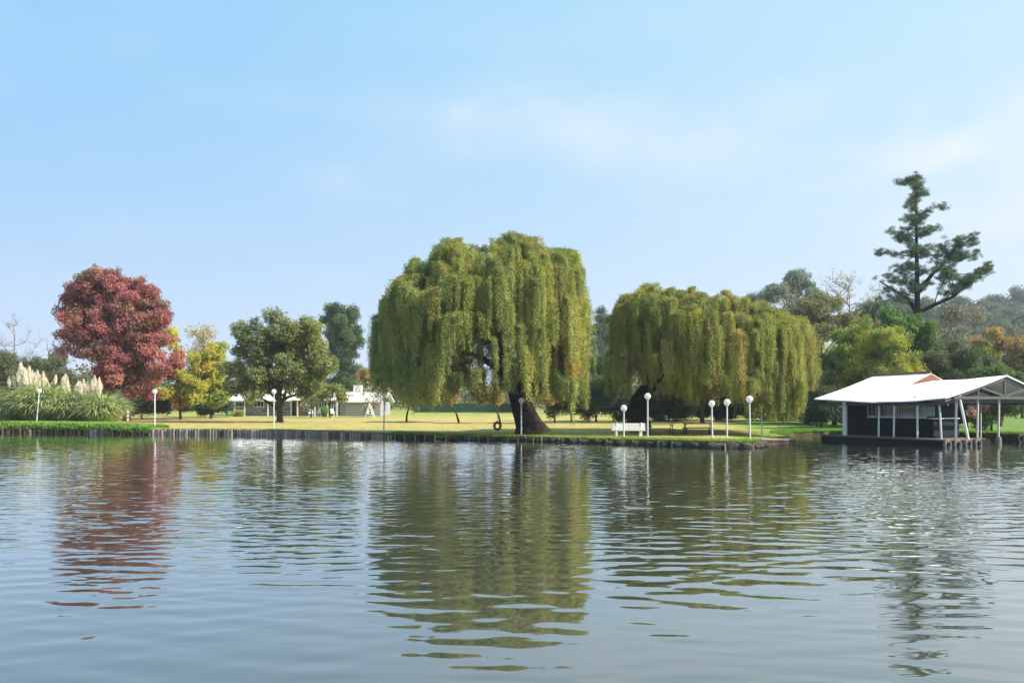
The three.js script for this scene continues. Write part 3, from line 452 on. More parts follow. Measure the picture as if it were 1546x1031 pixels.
// the tall pine with its second leader: foliage pads where the photograph shows them
{
  const d = 100, R = rng(220), base = onGround(1386, d, -0.1), t = thing('pine_tree', 'very tall open pine with layered branches and a forked side leader', 'tree', base), loc = (v) => v.sub(base), items = [];
  const stem = [[1386, 640], [1386, 560], [1386, 470], [1385, 400], [1384, 330], [1385, 262]].map(([a, b]) => loc(P(a, b, d)));
  part('trunk', tube(stem, [0.6, 0.45, 0.36, 0.24, 0.13, 0.04], 12), M.darkBark, t);
  const lead = [[1388, 472], [1412, 460], [1440, 448], [1458, 432], [1470, 415]].map(([a, b], i) => loc(P(a, b, d - i * 0.4)));
  part('side_trunk', tube(lead, [0.3, 0.24, 0.19, 0.13, 0.05], 8), M.darkBark, t);
  const lead2 = [[1388, 440], [1410, 412], [1432, 392], [1444, 368]].map(([a, b], i) => loc(P(a, b, d + i * 0.3)));
  part('side_trunk', tube(lead2, [0.3, 0.22, 0.16, 0.06], 8), M.darkBark, t);
  const lowLimb = [[1384, 470], [1372, 452], [1350, 438], [1328, 424]].map(([a, b], i) => loc(P(a, b, d + i * 0.3)));
  part('side_trunk', tube(lowLimb, [0.32, 0.22, 0.15, 0.06], 8), M.darkBark, t);
  const pal = [[0.085, 0.125, 0.07], [0.10, 0.14, 0.072], [0.07, 0.105, 0.065], [0.125, 0.16, 0.08]];
  const pads = [[1369, 268, 9, 4], [1392, 268, 9, 5], [1384, 264, 5, 5], [1374, 281, 8, 4], [1402, 289, 9, 4], [1396, 281, 6, 3], [1385, 299, 8, 4], [1364, 310, 11, 4], [1407, 318, 11, 5], [1380, 323, 11, 5], [1371, 334, 12, 4], [1397, 330, 12, 4], [1344, 351, 11, 5], [1387, 347, 16, 5], [1410, 346, 12, 5], [1364, 357, 13, 4], [1343, 376, 11, 4], [1397, 377, 16, 5], [1364, 375, 12, 4], [1412, 380, 10, 4], [1357, 404, 15, 6], [1380, 398, 14, 5], [1407, 408, 13, 6], [1331, 420, 14, 6], [1351, 436, 16, 6], [1397, 434, 14, 6], [1365, 420, 10, 4], [1410, 425, 9, 4], [1340, 448, 12, 4],
    [1443, 366, 9, 10, 1], [1463, 360, 9, 8, 1], [1430, 365, 6, 10, 1], [1420, 392, 10, 8, 1], [1446, 386, 14, 9, 1], [1464, 382, 9, 8, 1], [1440, 404, 12, 6, 1], [1489, 406, 9, 5, 1], [1473, 420, 14, 6, 1], [1446, 425, 14, 6, 1], [1456, 436, 12, 5, 1], [1484, 412, 10, 6, 1], [1430, 440, 10, 4, 1], [1425, 418, 8, 5, 1]];
  const more = pads.flatMap(([px, py, rx, ry, side]) => [0].map(() => [px + (side ? (R() - 0.5) * 14 : lerp(px, 1386, 0.25 + 0.5 * R()) - px + (R() - 0.5) * 10), py + (R() - 0.3) * 12, rx * (0.5 + 0.5 * R()), ry * (0.7 + 0.6 * R()), side]));
  pads.concat(more).forEach(([px, py, rx, ry, side]) => {
    const back = (R() - 0.5) * 5, c = loc(P(px, py, d)).add(V(0, 0, back)), a = rx / F * d, b = ry / F * d, n = Math.round(72 * a * Math.max(b, 0.42));
    const y0 = c.y - 0.6 - 0.12 * Math.abs(px - 1386) / 10, s = side ? (py > 400 ? lead[Math.min(4, 1 + Math.floor(R() * 4))] : lead2[1 + Math.floor(R() * 3)]).clone() : V(interp(stem.map((q) => [q.y, q.x]), y0), y0, 0);
    const pts = curve(s, c, 0.12, 6, R, 0.06); part('limb', tube(pts, pts.map((_, k) => 0.075 * (1 - 0.75 * k / 6)), 5), M.darkBark, t);
    const way = c.clone().sub(s), reach = way.length(), m = Math.round(n * 0.5 + reach * 5.5);
    for (let i = 0; i < m; i++) {                                      // sprays along the outer half of the branch, drooping at the sides
      const u = 0.3 + 0.85 * Math.pow(R(), 0.7), v = unit(R), w = (0.2 + 0.8 * a) * (u > 1 ? 0.6 : 0.35 + 0.65 * u);
      items.push({ p: s.clone().addScaledVector(way, Math.min(u, 1)).add(V(v.x * w * (u > 0.75 ? 1 : 0.45), v.y * (0.14 + 0.5 * b) - 0.28 * v.x * v.x * w + 0.12, v.z * w)), r: [(R() - 0.5) * 1.6, R() * 6.28, (R() - 0.5) * 1.6], s: 0.2 + 0.28 * R(), c: tint(R, pal, 0.25) });
    }
  });
  instances('crown', G.needle, M.needle, items, t);
}
// palm in front of the pine
{
  const d = 95, R = rng(230), base = onGround(1318, d, -0.1), t = thing('palm_tree', 'dark green palm crown beside the tall pine', 'tree', base), top = P(1320, 468, d).sub(base);
  part('trunk', tube([V(0, 0, 0), V(0.1, top.y * 0.5, 0), top.clone()], [0.4, 0.3, 0.28], 10), M.bark, t);
  const mat = new THREE.MeshPhysicalMaterial({ color: C(0.045, 0.08, 0.04), roughness: 0.7, transmission: 0.1 });
  for (let i = 0; i < 34; i++) {
    const a = R() * 6.283, up = 0.15 + 1.2 * R(), L = 2.6 + R(), list = []; let q = top.clone(), dir = V(Math.cos(a), up, Math.sin(a)).normalize();
    for (let k = 0; k < 16; k++) { const n = q.clone().addScaledVector(dir, L / 16), sd = dir.clone().cross(V(0, 1, 0)).normalize(); for (const s of [-1, 1]) { const l = sd.clone().multiplyScalar(s).addScaledVector(dir, 0.6).add(V(0, -0.3, 0)).normalize().multiplyScalar(0.36 * (1 - 0.5 * k / 16)); list.push([q.clone().add(l), l, dir.clone().multiplyScalar(0.07), V(0, 0.01, 0)]); } q = n; dir.y -= 0.11; dir.normalize(); }
    const f = quadsGeometry(list); f.computeVertexNormals(); part('frond', f, mat, t);
  }
}

// ---------------------------------------------------------------- pampas grass
{
  const blade = (() => { const pos = [], idx = [], n = 7; for (let i = 0; i <= n; i++) { const u = i / n, x = 0.5 * Math.pow(u, 2.4), y = 1.12 * u - 0.4 * Math.pow(u, 3.4), w = 0.010 * (1 - u * 0.85); pos.push(x, y, -w, x, y, w); if (i) { const a = i * 2; idx.push(a - 2, a - 1, a + 1, a - 2, a + 1, a); } } const g = new THREE.BufferGeometry(); g.setAttribute('position', new THREE.Float32BufferAttribute(pos, 3)); g.setIndex(idx); g.computeVertexNormals(); return g; })();
  const plumes = [1, 2, 3, 4].map((s) => { const R = rng(300 + s), list = []; for (let i = 0; i < 130; i++) { const u = Math.pow(R(), 0.9), w = 0.17 * Math.sin(Math.PI * Math.min(1, 0.12 + u * 0.9)) * (0.5 + 0.6 * R()), a = R() * 6.28, out = V(Math.cos(a), 0, Math.sin(a)), dir = out.clone().multiplyScalar(0.35).add(V(0, 1, 0)).normalize(); list.push([V(Math.cos(a) * w, u * 1.05, Math.sin(a) * w), dir.multiplyScalar(0.12 + 0.06 * R()), out.clone().cross(dir).normalize().multiplyScalar(0.035), out.multiplyScalar(0.01)]); } const g = quadsGeometry(list); g.computeVertexNormals(); return g; });
  const cream = new THREE.MeshPhysicalMaterial({ color: C(0.85, 0.77, 0.65), roughness: 1, transmission: 0.25 }), stemMat = new THREE.MeshStandardMaterial({ color: C(0.36, 0.33, 0.18), roughness: 0.9 });
  const grass = new THREE.MeshPhysicalMaterial({ color: C(1, 1, 1), roughness: 0.75, transmission: 0.25 });
  const stem = tube([V(0, 0, 0), V(0.02, 0.5, 0), V(0, 1, 0)], 0.012, 5);
  const clumps = [
    { d: 73.5, px: 15, r: 2.6, h: 3.3, n: 1700, label: 'pampas grass clump at the far end of the bank without a lamp', pl: [[13, 565], [27, 552], [22, 562], [33, 546], [38, 556], [44, 552], [30, 566]] },
    { d: 73, px: 62, r: 2.9, h: 3.7, n: 2200, label: 'tallest pampas grass clump with crowded cream plumes behind the lamp', pl: [[32, 543], [37, 553], [43, 550], [48, 556], [52, 560], [57, 556], [60, 564], [64, 558], [66, 568], [70, 568], [72, 574], [54, 568], [46, 566], [83, 562], [40, 565]] },
    { d: 73, px: 108, r: 2.8, h: 3.2, n: 2000, label: 'pampas grass clump with a few broad cream plumes', pl: [[96, 562], [100, 564], [103, 568], [98, 572], [112, 572], [117, 573], [122, 574], [126, 570]] },
    { d: 72.5, px: 150, r: 2.7, h: 2.9, n: 1900, label: 'pampas grass clump nearest the dark red tree', pl: [[132, 574], [138, 570], [142, 564], [145, 570], [150, 568], [128, 578], [148, 576], [139, 577]] },
  ];
  clumps.forEach(({ d, px, r, h, n, label, pl }, ci) => {
    const base = onGround(px, d, -0.03), t = thing('pampas_grass', label, 'grass', base, 0, 'pampas grass along the bank'), items = [], R = rng(310 + ci), tones = [[0.29, 0.35, 0.095], [0.22, 0.30, 0.075], [0.36, 0.39, 0.13], [0.13, 0.20, 0.055], [0.42, 0.40, 0.18]];
    for (let i = 0; i < n * 3; i++) { const a = R() * 6.283, q = Math.sqrt(R()), s = h * (0.6 + 0.85 * R()) * (1.08 - 0.38 * q), lean = 0.02 + 1.0 * q * R(); items.push({ p: V(Math.cos(a) * q * r * 0.42, 0, Math.sin(a) * q * r * 0.42), q: new THREE.Quaternion().setFromEuler(new THREE.Euler((R() - 0.5) * 0.3, -a + (R() - 0.5) * 1.2, -lean * 0.6, 'YXZ')), s: V(s * (0.6 + 0.7 * R()), s, s * 1.8), c: tint(R, tones, 0.3) }); }
    instances('leaves', blade, grass, items, t);
    pl.forEach(([x, y], k) => { const tip = P(x + (R() - 0.5) * 2, y + 4, d + (R() - 0.5) * 2).sub(base), foot = V(tip.x * 0.6, 0, tip.z * 0.6), s = 0.7 + 0.8 * R(), p = part('plume', plumes[k % 4], cream, t, V(tip.x, tip.y - s * 1.05, tip.z), [(R() - 0.5) * 0.3, R() * 6, (R() - 0.5) * 0.35]); p.scale.set(s * (0.8 + 0.5 * R()), s, s * 1.1); const st = part('stem', stem, stemMat, p, V(0, -(tip.y - s) / s, 0)); st.scale.set(1, (tip.y - s * 0.5) / s, 1); });
  });
}

// ---------------------------------------------------------------- edging of the bank
const logTones = [[0.48, 0.42, 0.37], [0.36, 0.30, 0.27], [0.58, 0.52, 0.47], [0.20, 0.16, 0.14], [0.45, 0.38, 0.36]].map(([r, g, b]) => new THREE.MeshStandardMaterial({ color: C(r, g, b), roughness: 0.95, map: barkTone, bumpMap: barkTone, bumpScale: 0.015 }));
{
  const R = rng(400), t = thing('timber_retaining_wall', 'row of upright weathered grey timber posts holding the lawn edge', 'retaining wall', V(0, 0, 0));
  const geos = [0.11, 0.13, 0.15].map((r, k) => { const g = new THREE.CylinderGeometry(r * 0.95, r, 1.4, 9, 2), p = g.attributes.position; for (let i = 0; i < p.count; i++) p.setXYZ(i, p.getX(i) * (1 + 0.1 * noise3(i, k, 1)), p.getY(i) + (p.getY(i) > 0.6 ? 0.03 * noise3(i, k, 5) : 0), p.getZ(i) * (1 + 0.1 * noise3(i, k, 9))); g.computeVertexNormals(); return g; });
  const x0 = PX(226, 65), x1 = PX(592, 58);
  for (let x = x0; x < x1; x += 0.235 + 0.05 * R()) { const d = shore(x) - 0.13, fade = smooth(PX(470, 61), x1, x), top = interp(edgeTable, x) + 0.02 + 0.07 * (R() - 0.4) - 0.1 * fade; part('post', geos[Math.floor(R() * 3)], logTones[Math.floor(R() * 5)], t, V(x, top - 0.7, -d), [(R() - 0.5) * 0.08, R() * 6, (R() - 0.5) * 0.09]); }
  const brown = [[0.20, 0.13, 0.085], [0.27, 0.18, 0.12], [0.13, 0.09, 0.06], [0.33, 0.25, 0.18]].map(([r, g, b]) => new THREE.MeshStandardMaterial({ color: C(r, g, b), roughness: 0.95, map: barkTone, bumpMap: barkTone, bumpScale: 0.02 }));
  for (let x = PX(-30, 71); x < x0 - 0.3; x += 0.26 + 0.4 * R() * R()) part('stump', geos[Math.floor(R() * 3)], brown[Math.floor(R() * 4)], t, V(x, 0.18 + 0.28 * R() - 0.7, -(shore(x) - 0.14 - 0.12 * R())), [(R() - 0.3) * 0.25, R() * 6, (R() - 0.5) * 0.3]);
  for (let x = PX(140, 67); x < PX(163, 67); x += 0.24) part('post', geos[Math.floor(R() * 3)], logTones[Math.floor(R() * 3)], t, V(x, 0.42 - 0.7 + 0.06 * R(), -(shore(x) - 0.2)), [0.05, R() * 6, (R() - 0.5) * 0.1]);
}
{
  const R = rng(410), t = thing('stone_edging', 'low edging of dark stones and pale stakes along the water below the willows', 'edging', V(0, 0, 0));
  const rocks = [1, 2, 3, 4, 5].map((s) => { const g = new THREE.IcosahedronGeometry(1, 2), p = g.attributes.position; for (let i = 0; i < p.count; i++) { const x = p.getX(i), y = p.getY(i), z = p.getZ(i), k = 1 + 0.28 * noise3(x * 1.3 + s * 9, y * 1.3, z * 1.3) + 0.1 * noise3(x * 4 + s, y * 4, z * 4); p.setXYZ(i, Math.sign(x) * Math.pow(Math.abs(x), 0.8) * k, Math.sign(y) * Math.pow(Math.abs(y), 0.75) * k, z * k); } g.computeVertexNormals(); return g; });
  const mats = [[0.075, 0.066, 0.058], [0.055, 0.05, 0.047], [0.10, 0.088, 0.075], [0.13, 0.10, 0.085], [0.06, 0.055, 0.055]].map(([r, g, b]) => new THREE.MeshStandardMaterial({ color: C(r, g, b), roughness: 0.9, map: barkTone, bumpMap: barkTone, bumpScale: 0.03 }));
  const pale = new THREE.MeshStandardMaterial({ color: C(0.42, 0.39, 0.35), roughness: 0.9, map: barkTone }), stake = tube([V(0, -0.5, 0), V(0.01, 0.0, 0), V(0, 0.3, 0)], 0.05, 7);
  let x = PX(596, 57.5);
  while (x < 14.6) { const w = (x < 4 ? 0.24 : 0.27) + 0.2 * R(), e = interp(edgeTable, x), m = part('stone', rocks[Math.floor(R() * 5)], mats[Math.floor(R() * 5)], t, V(x + w, e * 0.36, -(shore(x + w) - 0.12)), [0, (R() - 0.5) * 0.5, (R() - 0.5) * 0.2]); m.scale.set(w * 1.02, e * 0.5 + 0.07 * R(), 0.24); if (R() < 0.75) part('stake', stake, pale, t, V(x, e * 0.5 - 0.14, -(shore(x) - 0.42)), [(R() - 0.5) * 0.2, 0, (R() - 0.5) * 0.35]); x += w * 1.95; }
  for (let y = 0; y < 7; y++) { const z = -46.2 - y * 0.8, m = part('stone', rocks[y % 5], mats[y % 5], t, V(14.75 + 0.1 * R(), 0.06, z), [0, R() * 3, 0]); m.scale.set(0.26, 0.14 + 0.06 * R(), 0.4); }
}
{ // fallen leaves under the red tree and the willows
  const R = rng(415), items = [], one = quadsGeometry([[V(0, 0, 0), V(0.5, 0, 0), V(0, 0.05, 0.32), V(0, 0.06, 0)]]); one.computeVertexNormals();
  for (const [px, d, sx, sz, n, pal] of [[205, 84, 9, 5, 2600, red], [300, 92, 5, 4, 700, yellow], [780, 55, 7, 3, 900, brownGold], [1040, 58, 8, 5, 900, brownGold], [420, 81, 6, 4, 500, brownGold], [640, 70, 22, 9, 900, brownGold]]) for (let i = 0; i < n; i++) { const a = R() * 6.28, q = Math.sqrt(-2 * Math.log(1 - R() * 0.98)) * 0.6, x = PX(px, d) + Math.cos(a) * q * sx, z = -d + Math.sin(a) * q * sz; if (-z < shore(x) + 0.2) continue; items.push({ p: V(x, ground(x, z) + 0.02, z), r: [0, R() * 6.28, (R() - 0.5) * 0.6], s: 0.09 + 0.08 * R(), c: tint(R, pal, 0.3) }); }
  instances('fallen_leaves', one, M.leaf, items, scene);
}
{ // grass hanging over the bank and rough tufts on the shore
  const R = rng(420), items = [];
  const blade = (() => { const R2 = rng(5), list = []; for (let i = 0; i < 16; i++) { const a = R2() * 6.28, c = V(0.5 * (R2() - 0.5), 0, 0.5 * (R2() - 0.5)), up = V(Math.cos(a) * 0.45, 1, Math.sin(a) * 0.45).normalize(), s = 0.35 + 0.3 * R2(); list.push([c.clone().addScaledVector(up, s), up.clone().multiplyScalar(s), up.clone().cross(unit(R2)).normalize().multiplyScalar(0.045), V(0.05 * Math.cos(a), -0.08, 0.05 * Math.sin(a))]); } const g = quadsGeometry(list); g.computeVertexNormals(); return g; })();
  const lush = [[0.14, 0.27, 0.022], [0.19, 0.31, 0.03], [0.10, 0.20, 0.02]], mid = [[0.20, 0.285, 0.028], [0.24, 0.305, 0.035], [0.165, 0.245, 0.025]], dry = [[0.36, 0.31, 0.09], [0.30, 0.28, 0.07]];
  for (let i = 0; i < 42000; i++) {
    const x = -50 + R() * 88, left = x < PX(228, 65), logs = !left && x < PX(590, 58), wide = left ? 3.2 : logs ? 0.6 : x < 14.8 ? 2.4 : x > 20 ? 4 : 0; if (!wide) continue;
    const t = Math.pow(R(), 1.6) * wide, z = -(shore(x) + t - (left ? 0.14 : 0.02)), y = ground(x, Math.min(z, -shore(x) - 0.05)), h = left ? 0.17 + 0.16 * R() : logs ? 0.07 + 0.06 * R() : 0.09 + 0.09 * R();
    items.push({ p: V(x, y - 0.03 - (t < 0.16 && left ? 0.34 * R() : 0), z), r: [t < 0.15 && left ? 0.9 * R() : 0.1 * R(), R() * 6.28, 0], s: V(h * 1.6, h, h * 1.6), c: tint(R, left || x > 20 ? lush : logs ? dry : mid, 0.25) });
  }
  instances('bank_grass', blade, new THREE.MeshPhysicalMaterial({ color: C(1, 1, 1), roughness: 0.85, transmission: 0.3 }), items, scene);
}

// ---------------------------------------------------------------- lamp posts
{
  const pole = (h) => mergeGeometries([tube([V(0, -0.25, 0), V(0, h * 0.5, 0), V(0, h, 0)], [0.052, 0.048, 0.046], 12), tube([V(0, -0.02, 0), V(0, 0.14, 0)], [0.075, 0.07], 12)]);
  const globe = new THREE.SphereGeometry(0.195, 24, 18), collar = new THREE.LatheGeometry([[0.045, 0], [0.075, 0.01], [0.1, 0.05], [0.115, 0.09], [0.1, 0.1], [0.0, 0.1]].map(([a, b]) => new THREE.Vector2(a, b)), 16);
  const lamps = [
    [54, 587, 69.8, 4, 'leaning white globe lamp post in front of the pampas grass'], [233, 588, 65.6, 0, 'white globe lamp post where the timber posts begin near the dark red tree'], [413, 588, 64.6, 0, 'white globe lamp post standing in front of the lawn tree trunk'],
    [579, 599, 59.2, 1, 'white globe lamp post under the hanging edge of the big willow'], [787, 601, 54.9, 0, 'white globe lamp post in front of the thick willow trunk'], [942, 612, 50.2, 0, 'short white globe lamp post in front of the white bench'],
    [978, 594, 48.9, 0, 'tallest white globe lamp post beside the white bench'], [1076, 605, 50.2, -1, 'white globe lamp post of the pair, the one farther back from the water'], [1098, 603, 48.2, 0, 'white globe lamp post of the pair, the one closer to the water'],
    [1133, 598, 46.4, -1, 'white globe lamp post on the tip of the grassy point'], [1151, 608, 56.5, -1, 'white globe lamp post half hidden by the hanging willow tips'],
  ];
  for (const [px, top, d, lean, label] of lamps) {
    const at = onGround(px, d), h = PY(top, d) - at.y - 0.39, t = thing('lamp_post', label, 'lamp post', at, 0, 'white globe lamps along the bank');
    t.rotation.z = -Math.atan2(lean / F * d, h);
    part('pole', pole(h), M.pole, t); const c = part('collar', collar, M.white, t, V(0, h - 0.03, 0)); part('globe', globe, M.globe, t, V(0, h + 0.22, 0));
  }
}

// ---------------------------------------------------------------- white bench, seen from behind
{
  const d = 52.6, at = onGround(949, d), t = thing('garden_bench', 'white slatted garden bench with its back to the water', 'bench', at, 0.06), w = 2.15, S = M.benchWhite;
  for (let i = 0; i < 5; i++) part('back_slat', new THREE.BoxGeometry(w, 0.085, 0.03), S, t, V(0, 0.48 + i * 0.098, 0.26 - i * 0.016), [0.16, 0, 0]);
  for (let i = 0; i < 5; i++) part('seat_slat', new THREE.BoxGeometry(w, 0.03, 0.085), S, t, V(0, 0.43, 0.17 - i * 0.1));
  for (const x of [-0.82, 0.82]) {
    part('leg', mergeGeometries([box(0.09, 0.46, 0.07, x, 0.2, 0.2), box(0.09, 0.56, 0.05, x, 0.68, 0.235)]), S, t);
    part('leg', box(0.09, 0.45, 0.07, x, 0.19, -0.26), S, t);
    part('rail', box(0.07, 0.06, 0.5, x, 0.38, -0.03), S, t);
  }
  for (const x of [-1.04, 1.04]) part('armrest', mergeGeometries([box(0.06, 0.05, 0.56, x, 0.66, -0.02), box(0.05, 0.24, 0.05, x, 0.53, -0.26)]), S, t);
}
// two picnic tables with black steel frames
for (const [px, d, w, label, flip] of [[997, 56.5, 1.9, 'picnic table with a dry yellow plank top beside the white bench', 1], [1054, 58, 2.1, 'picnic table with a dull plank top in the willow shade', -1]]) {
  const t = thing('picnic_table', label, 'table', onGround(px, d), 0.04 * flip, 'picnic tables under the low willow');
  for (let i = 0; i < 5; i++) part('plank', new THREE.BoxGeometry(w, 0.04, 0.13), M.plank, t, V(0, 0.74, -0.3 + i * 0.145));
  for (const z of [-0.75, 0.75]) for (let i = 0; i < 2; i++) part('bench_plank', new THREE.BoxGeometry(w * 0.96, 0.035, 0.12), M.plank, t, V(0, 0.44, z + (i - 0.5) * 0.135));
  for (const x of [-w / 2 + 0.12, w / 2 - 0.12]) part('frame', mergeGeometries([tube([V(x, 0.70, 0.25), V(x, 0.16, 0.25), V(x + 0.1 * flip, 0.03, 0.35), V(x + 0.3 * flip, 0.02, 0.5)], 0.035, 8), tube([V(x, 0.70, -0.25), V(x, 0.02, -0.32)], 0.03, 8), tube([V(x, 0.69, -0.32), V(x, 0.69, 0.32)], 0.03, 8), tube([V(x, 0.4, -0.85), V(x, 0.4, 0.85)], 0.028, 8), tube([V(x, 0.4, 0.8), V(x, 0.0, 0.8)], 0.028, 8), tube([V(x, 0.4, -0.8), V(x, 0.0, -0.8)], 0.028, 8)]), M.steel, t);
}
// tyre swing
{
  const d = 54.6, c = P(751, 643, d), t = thing('tyre_swing', 'black tyre swing hanging on a rope beside the willow trunk', 'swing', c, 0.5);
  const tyre = part('tyre', new THREE.TorusGeometry(0.24, 0.085, 12, 28), M.rubber, t); tyre.scale.z = 1.15;
  const top = P(748, 556, 55).sub(c), inv = new THREE.Quaternion().setFromAxisAngle(V(0, 1, 0), -0.5); top.applyQuaternion(inv);
  part('rope', tube([V(0, 0.2, 0), V(0.01, 1, 0.01), top], 0.014, 6), M.rope, t);
  part('knot', new THREE.TorusGeometry(0.1, 0.018, 8, 14).rotateY(Math.PI / 2).translate(0, 0.24, 0), M.rope, t);
}
// red and white banded post
{
  const d = 82, t = thing('marker_post', 'small red and white banded post beside the pampas grass', 'post', onGround(192, d)), r = new THREE.MeshStandardMaterial({ color: C(0.55, 0.09, 0.05), roughness: 0.6 });
  for (let i = 0; i < 6; i++) part('band', new THREE.CylinderGeometry(0.075, 0.075, 0.2, 12), i % 2 ? M.white : r, t, V(0, 0.1 + i * 0.2, 0));
}

// ---------------------------------------------------------------- the white house across the lawn
{
  const d = 110, base = onGround(460, d), t = thing('house', 'long low white-roofed house across the lawn behind the round green tree', 'house', base), L = (px, py, dd = d) => P(px, py, dd).sub(base);
  const wallM = new THREE.MeshStandardMaterial({ color: C(0.33, 0.37, 0.41), roughness: 0.9, map: barkTone }), greyM = new THREE.MeshStandardMaterial({ color: C(0.28, 0.30, 0.32), roughness: 0.9 }), roofM = new THREE.MeshStandardMaterial({ color: C(0.80, 0.80, 0.80), roughness: 0.55 });
  const glass = new THREE.MeshPhysicalMaterial({ color: C(0.03, 0.035, 0.04), roughness: 0.08, clearcoat: 1 }), brown = new THREE.MeshStandardMaterial({ color: C(0.30, 0.16, 0.10), roughness: 0.8 });
  const wall = (x0, x1, y, dep, m, name = 'wall') => { const a = L(x0, 630), b = L(x1, y); return part(name, box(b.x - a.x, b.y + 0.3, dep, (a.x + b.x) / 2, b.y / 2 - 0.15, -dep / 2), m, t); };
  wall(352, 440, 604, 8, wallM); wall(454, 512, 603, 8, wallM); wall(513, 574, 606, 9, greyM);
  const rec = (() => { const a = L(439, 630), b = L(455, 603); return part('wall', box(b.x - a.x, b.y + 0.3, 6, (a.x + b.x) / 2, b.y / 2 - 0.15, -4.5), wallM, t); })();
  // roofs: two pitched sheets with thickness
  const roof = (x0, x1, ye, yr, dep, over) => {
    const a = L(x0, ye), b = L(x1, ye), yR = PY(yr, d + dep / 2) - base.y, sh = new THREE.Shape([[over, a.y], [-dep / 2, yR], [-dep - over, a.y], [-dep - over, a.y - 0.16], [-dep / 2, yR - 0.18], [over, a.y - 0.16]].map(([z, y]) => new THREE.Vector2(z, y)));
    const g = new THREE.ExtrudeGeometry(sh, { depth: b.x - a.x, bevelEnabled: false }); g.rotateY(-Math.PI / 2); g.translate(b.x, 0, 0); return part('roof', g, roofM, t);
  };
  const r1 = roof(348, 442, 604, 586, 8, 0.9), r2 = roof(444, 516, 603, 592, 8, 1.4), r3 = roof(517, 580, 606, 592, 9, 0.7);
  part('chimney', box(1.1, 2.0, 0.9, L(535, 590).x, L(535, 592).y + 0.0, -2.4), roofM, r3);
  part('skylight', box(1.9, 0.5, 0.2, L(397, 590).x, L(397, 590).y - 0.3, -2.2), M.white, r1).rotation.x = 0;
  for (const px of [356, 371, 406, 441, 452, 478, 497, 511]) { const p = L(px, 626), q = L(px, px < 443 ? 604 : 603); part('veranda_post', box(0.13, q.y + 0.2, 0.13, 0, q.y / 2 - 0.2, 0), M.white, t, V(p.x, 0, px < 443 ? 0.6 : 1.1)); }
  for (const [x0, x1, y0, y1] of [[356, 369, 607, 614], [383, 398, 605, 614], [458, 466, 606, 615], [481, 493, 606, 615], [500, 509, 606, 622]]) {
    const a = L(x0, y1), b = L(x1, y0), w = b.x - a.x, h = b.y - a.y, f = part('window', mergeGeometries([box(w + 0.1, 0.07, 0.08, 0, h / 2, 0), box(w + 0.1, 0.09, 0.1, 0, -h / 2, 0), box(0.07, h, 0.08, -w / 2, 0, 0), box(0.07, h, 0.08, w / 2, 0, 0), box(0.05, h, 0.07, -w / 6, 0, 0), box(0.05, h, 0.07, w / 6, 0, 0)]), M.white, t, V((a.x + b.x) / 2, (a.y + b.y) / 2, 0.05));
    for (let k = -1; k <= 1; k++) part('pane', box(w / 3 - 0.06, h, 0.02, k * w / 3, 0, -0.03), glass, f);
  }
  const dr = part('door', box(0.95, 2.05, 0.06, L(447, 615).x, 1.0, -1.44), M.white, t); part('handle', new THREE.SphereGeometry(0.04, 8, 6).translate(L(447, 615).x + 0.38, 1.0, -1.38), M.steel, dr);
  const gd = part('garage_door', box(2.5, 1.7, 0.06, L(535, 615).x, 0.8, 0.04), new THREE.MeshStandardMaterial({ color: C(0.34, 0.37, 0.40), roughness: 0.7 }), t);
  for (let k = 0; k < 4; k++) part('rib', box(2.5, 0.03, 0.03, L(535, 615).x, 0.25 + k * 0.38, 0.08), M.pole, gd);
  part('shutter', box(0.5, 2.0, 0.06, L(463, 614).x - 0.9, 1.0, 0.05), brown, t);
}
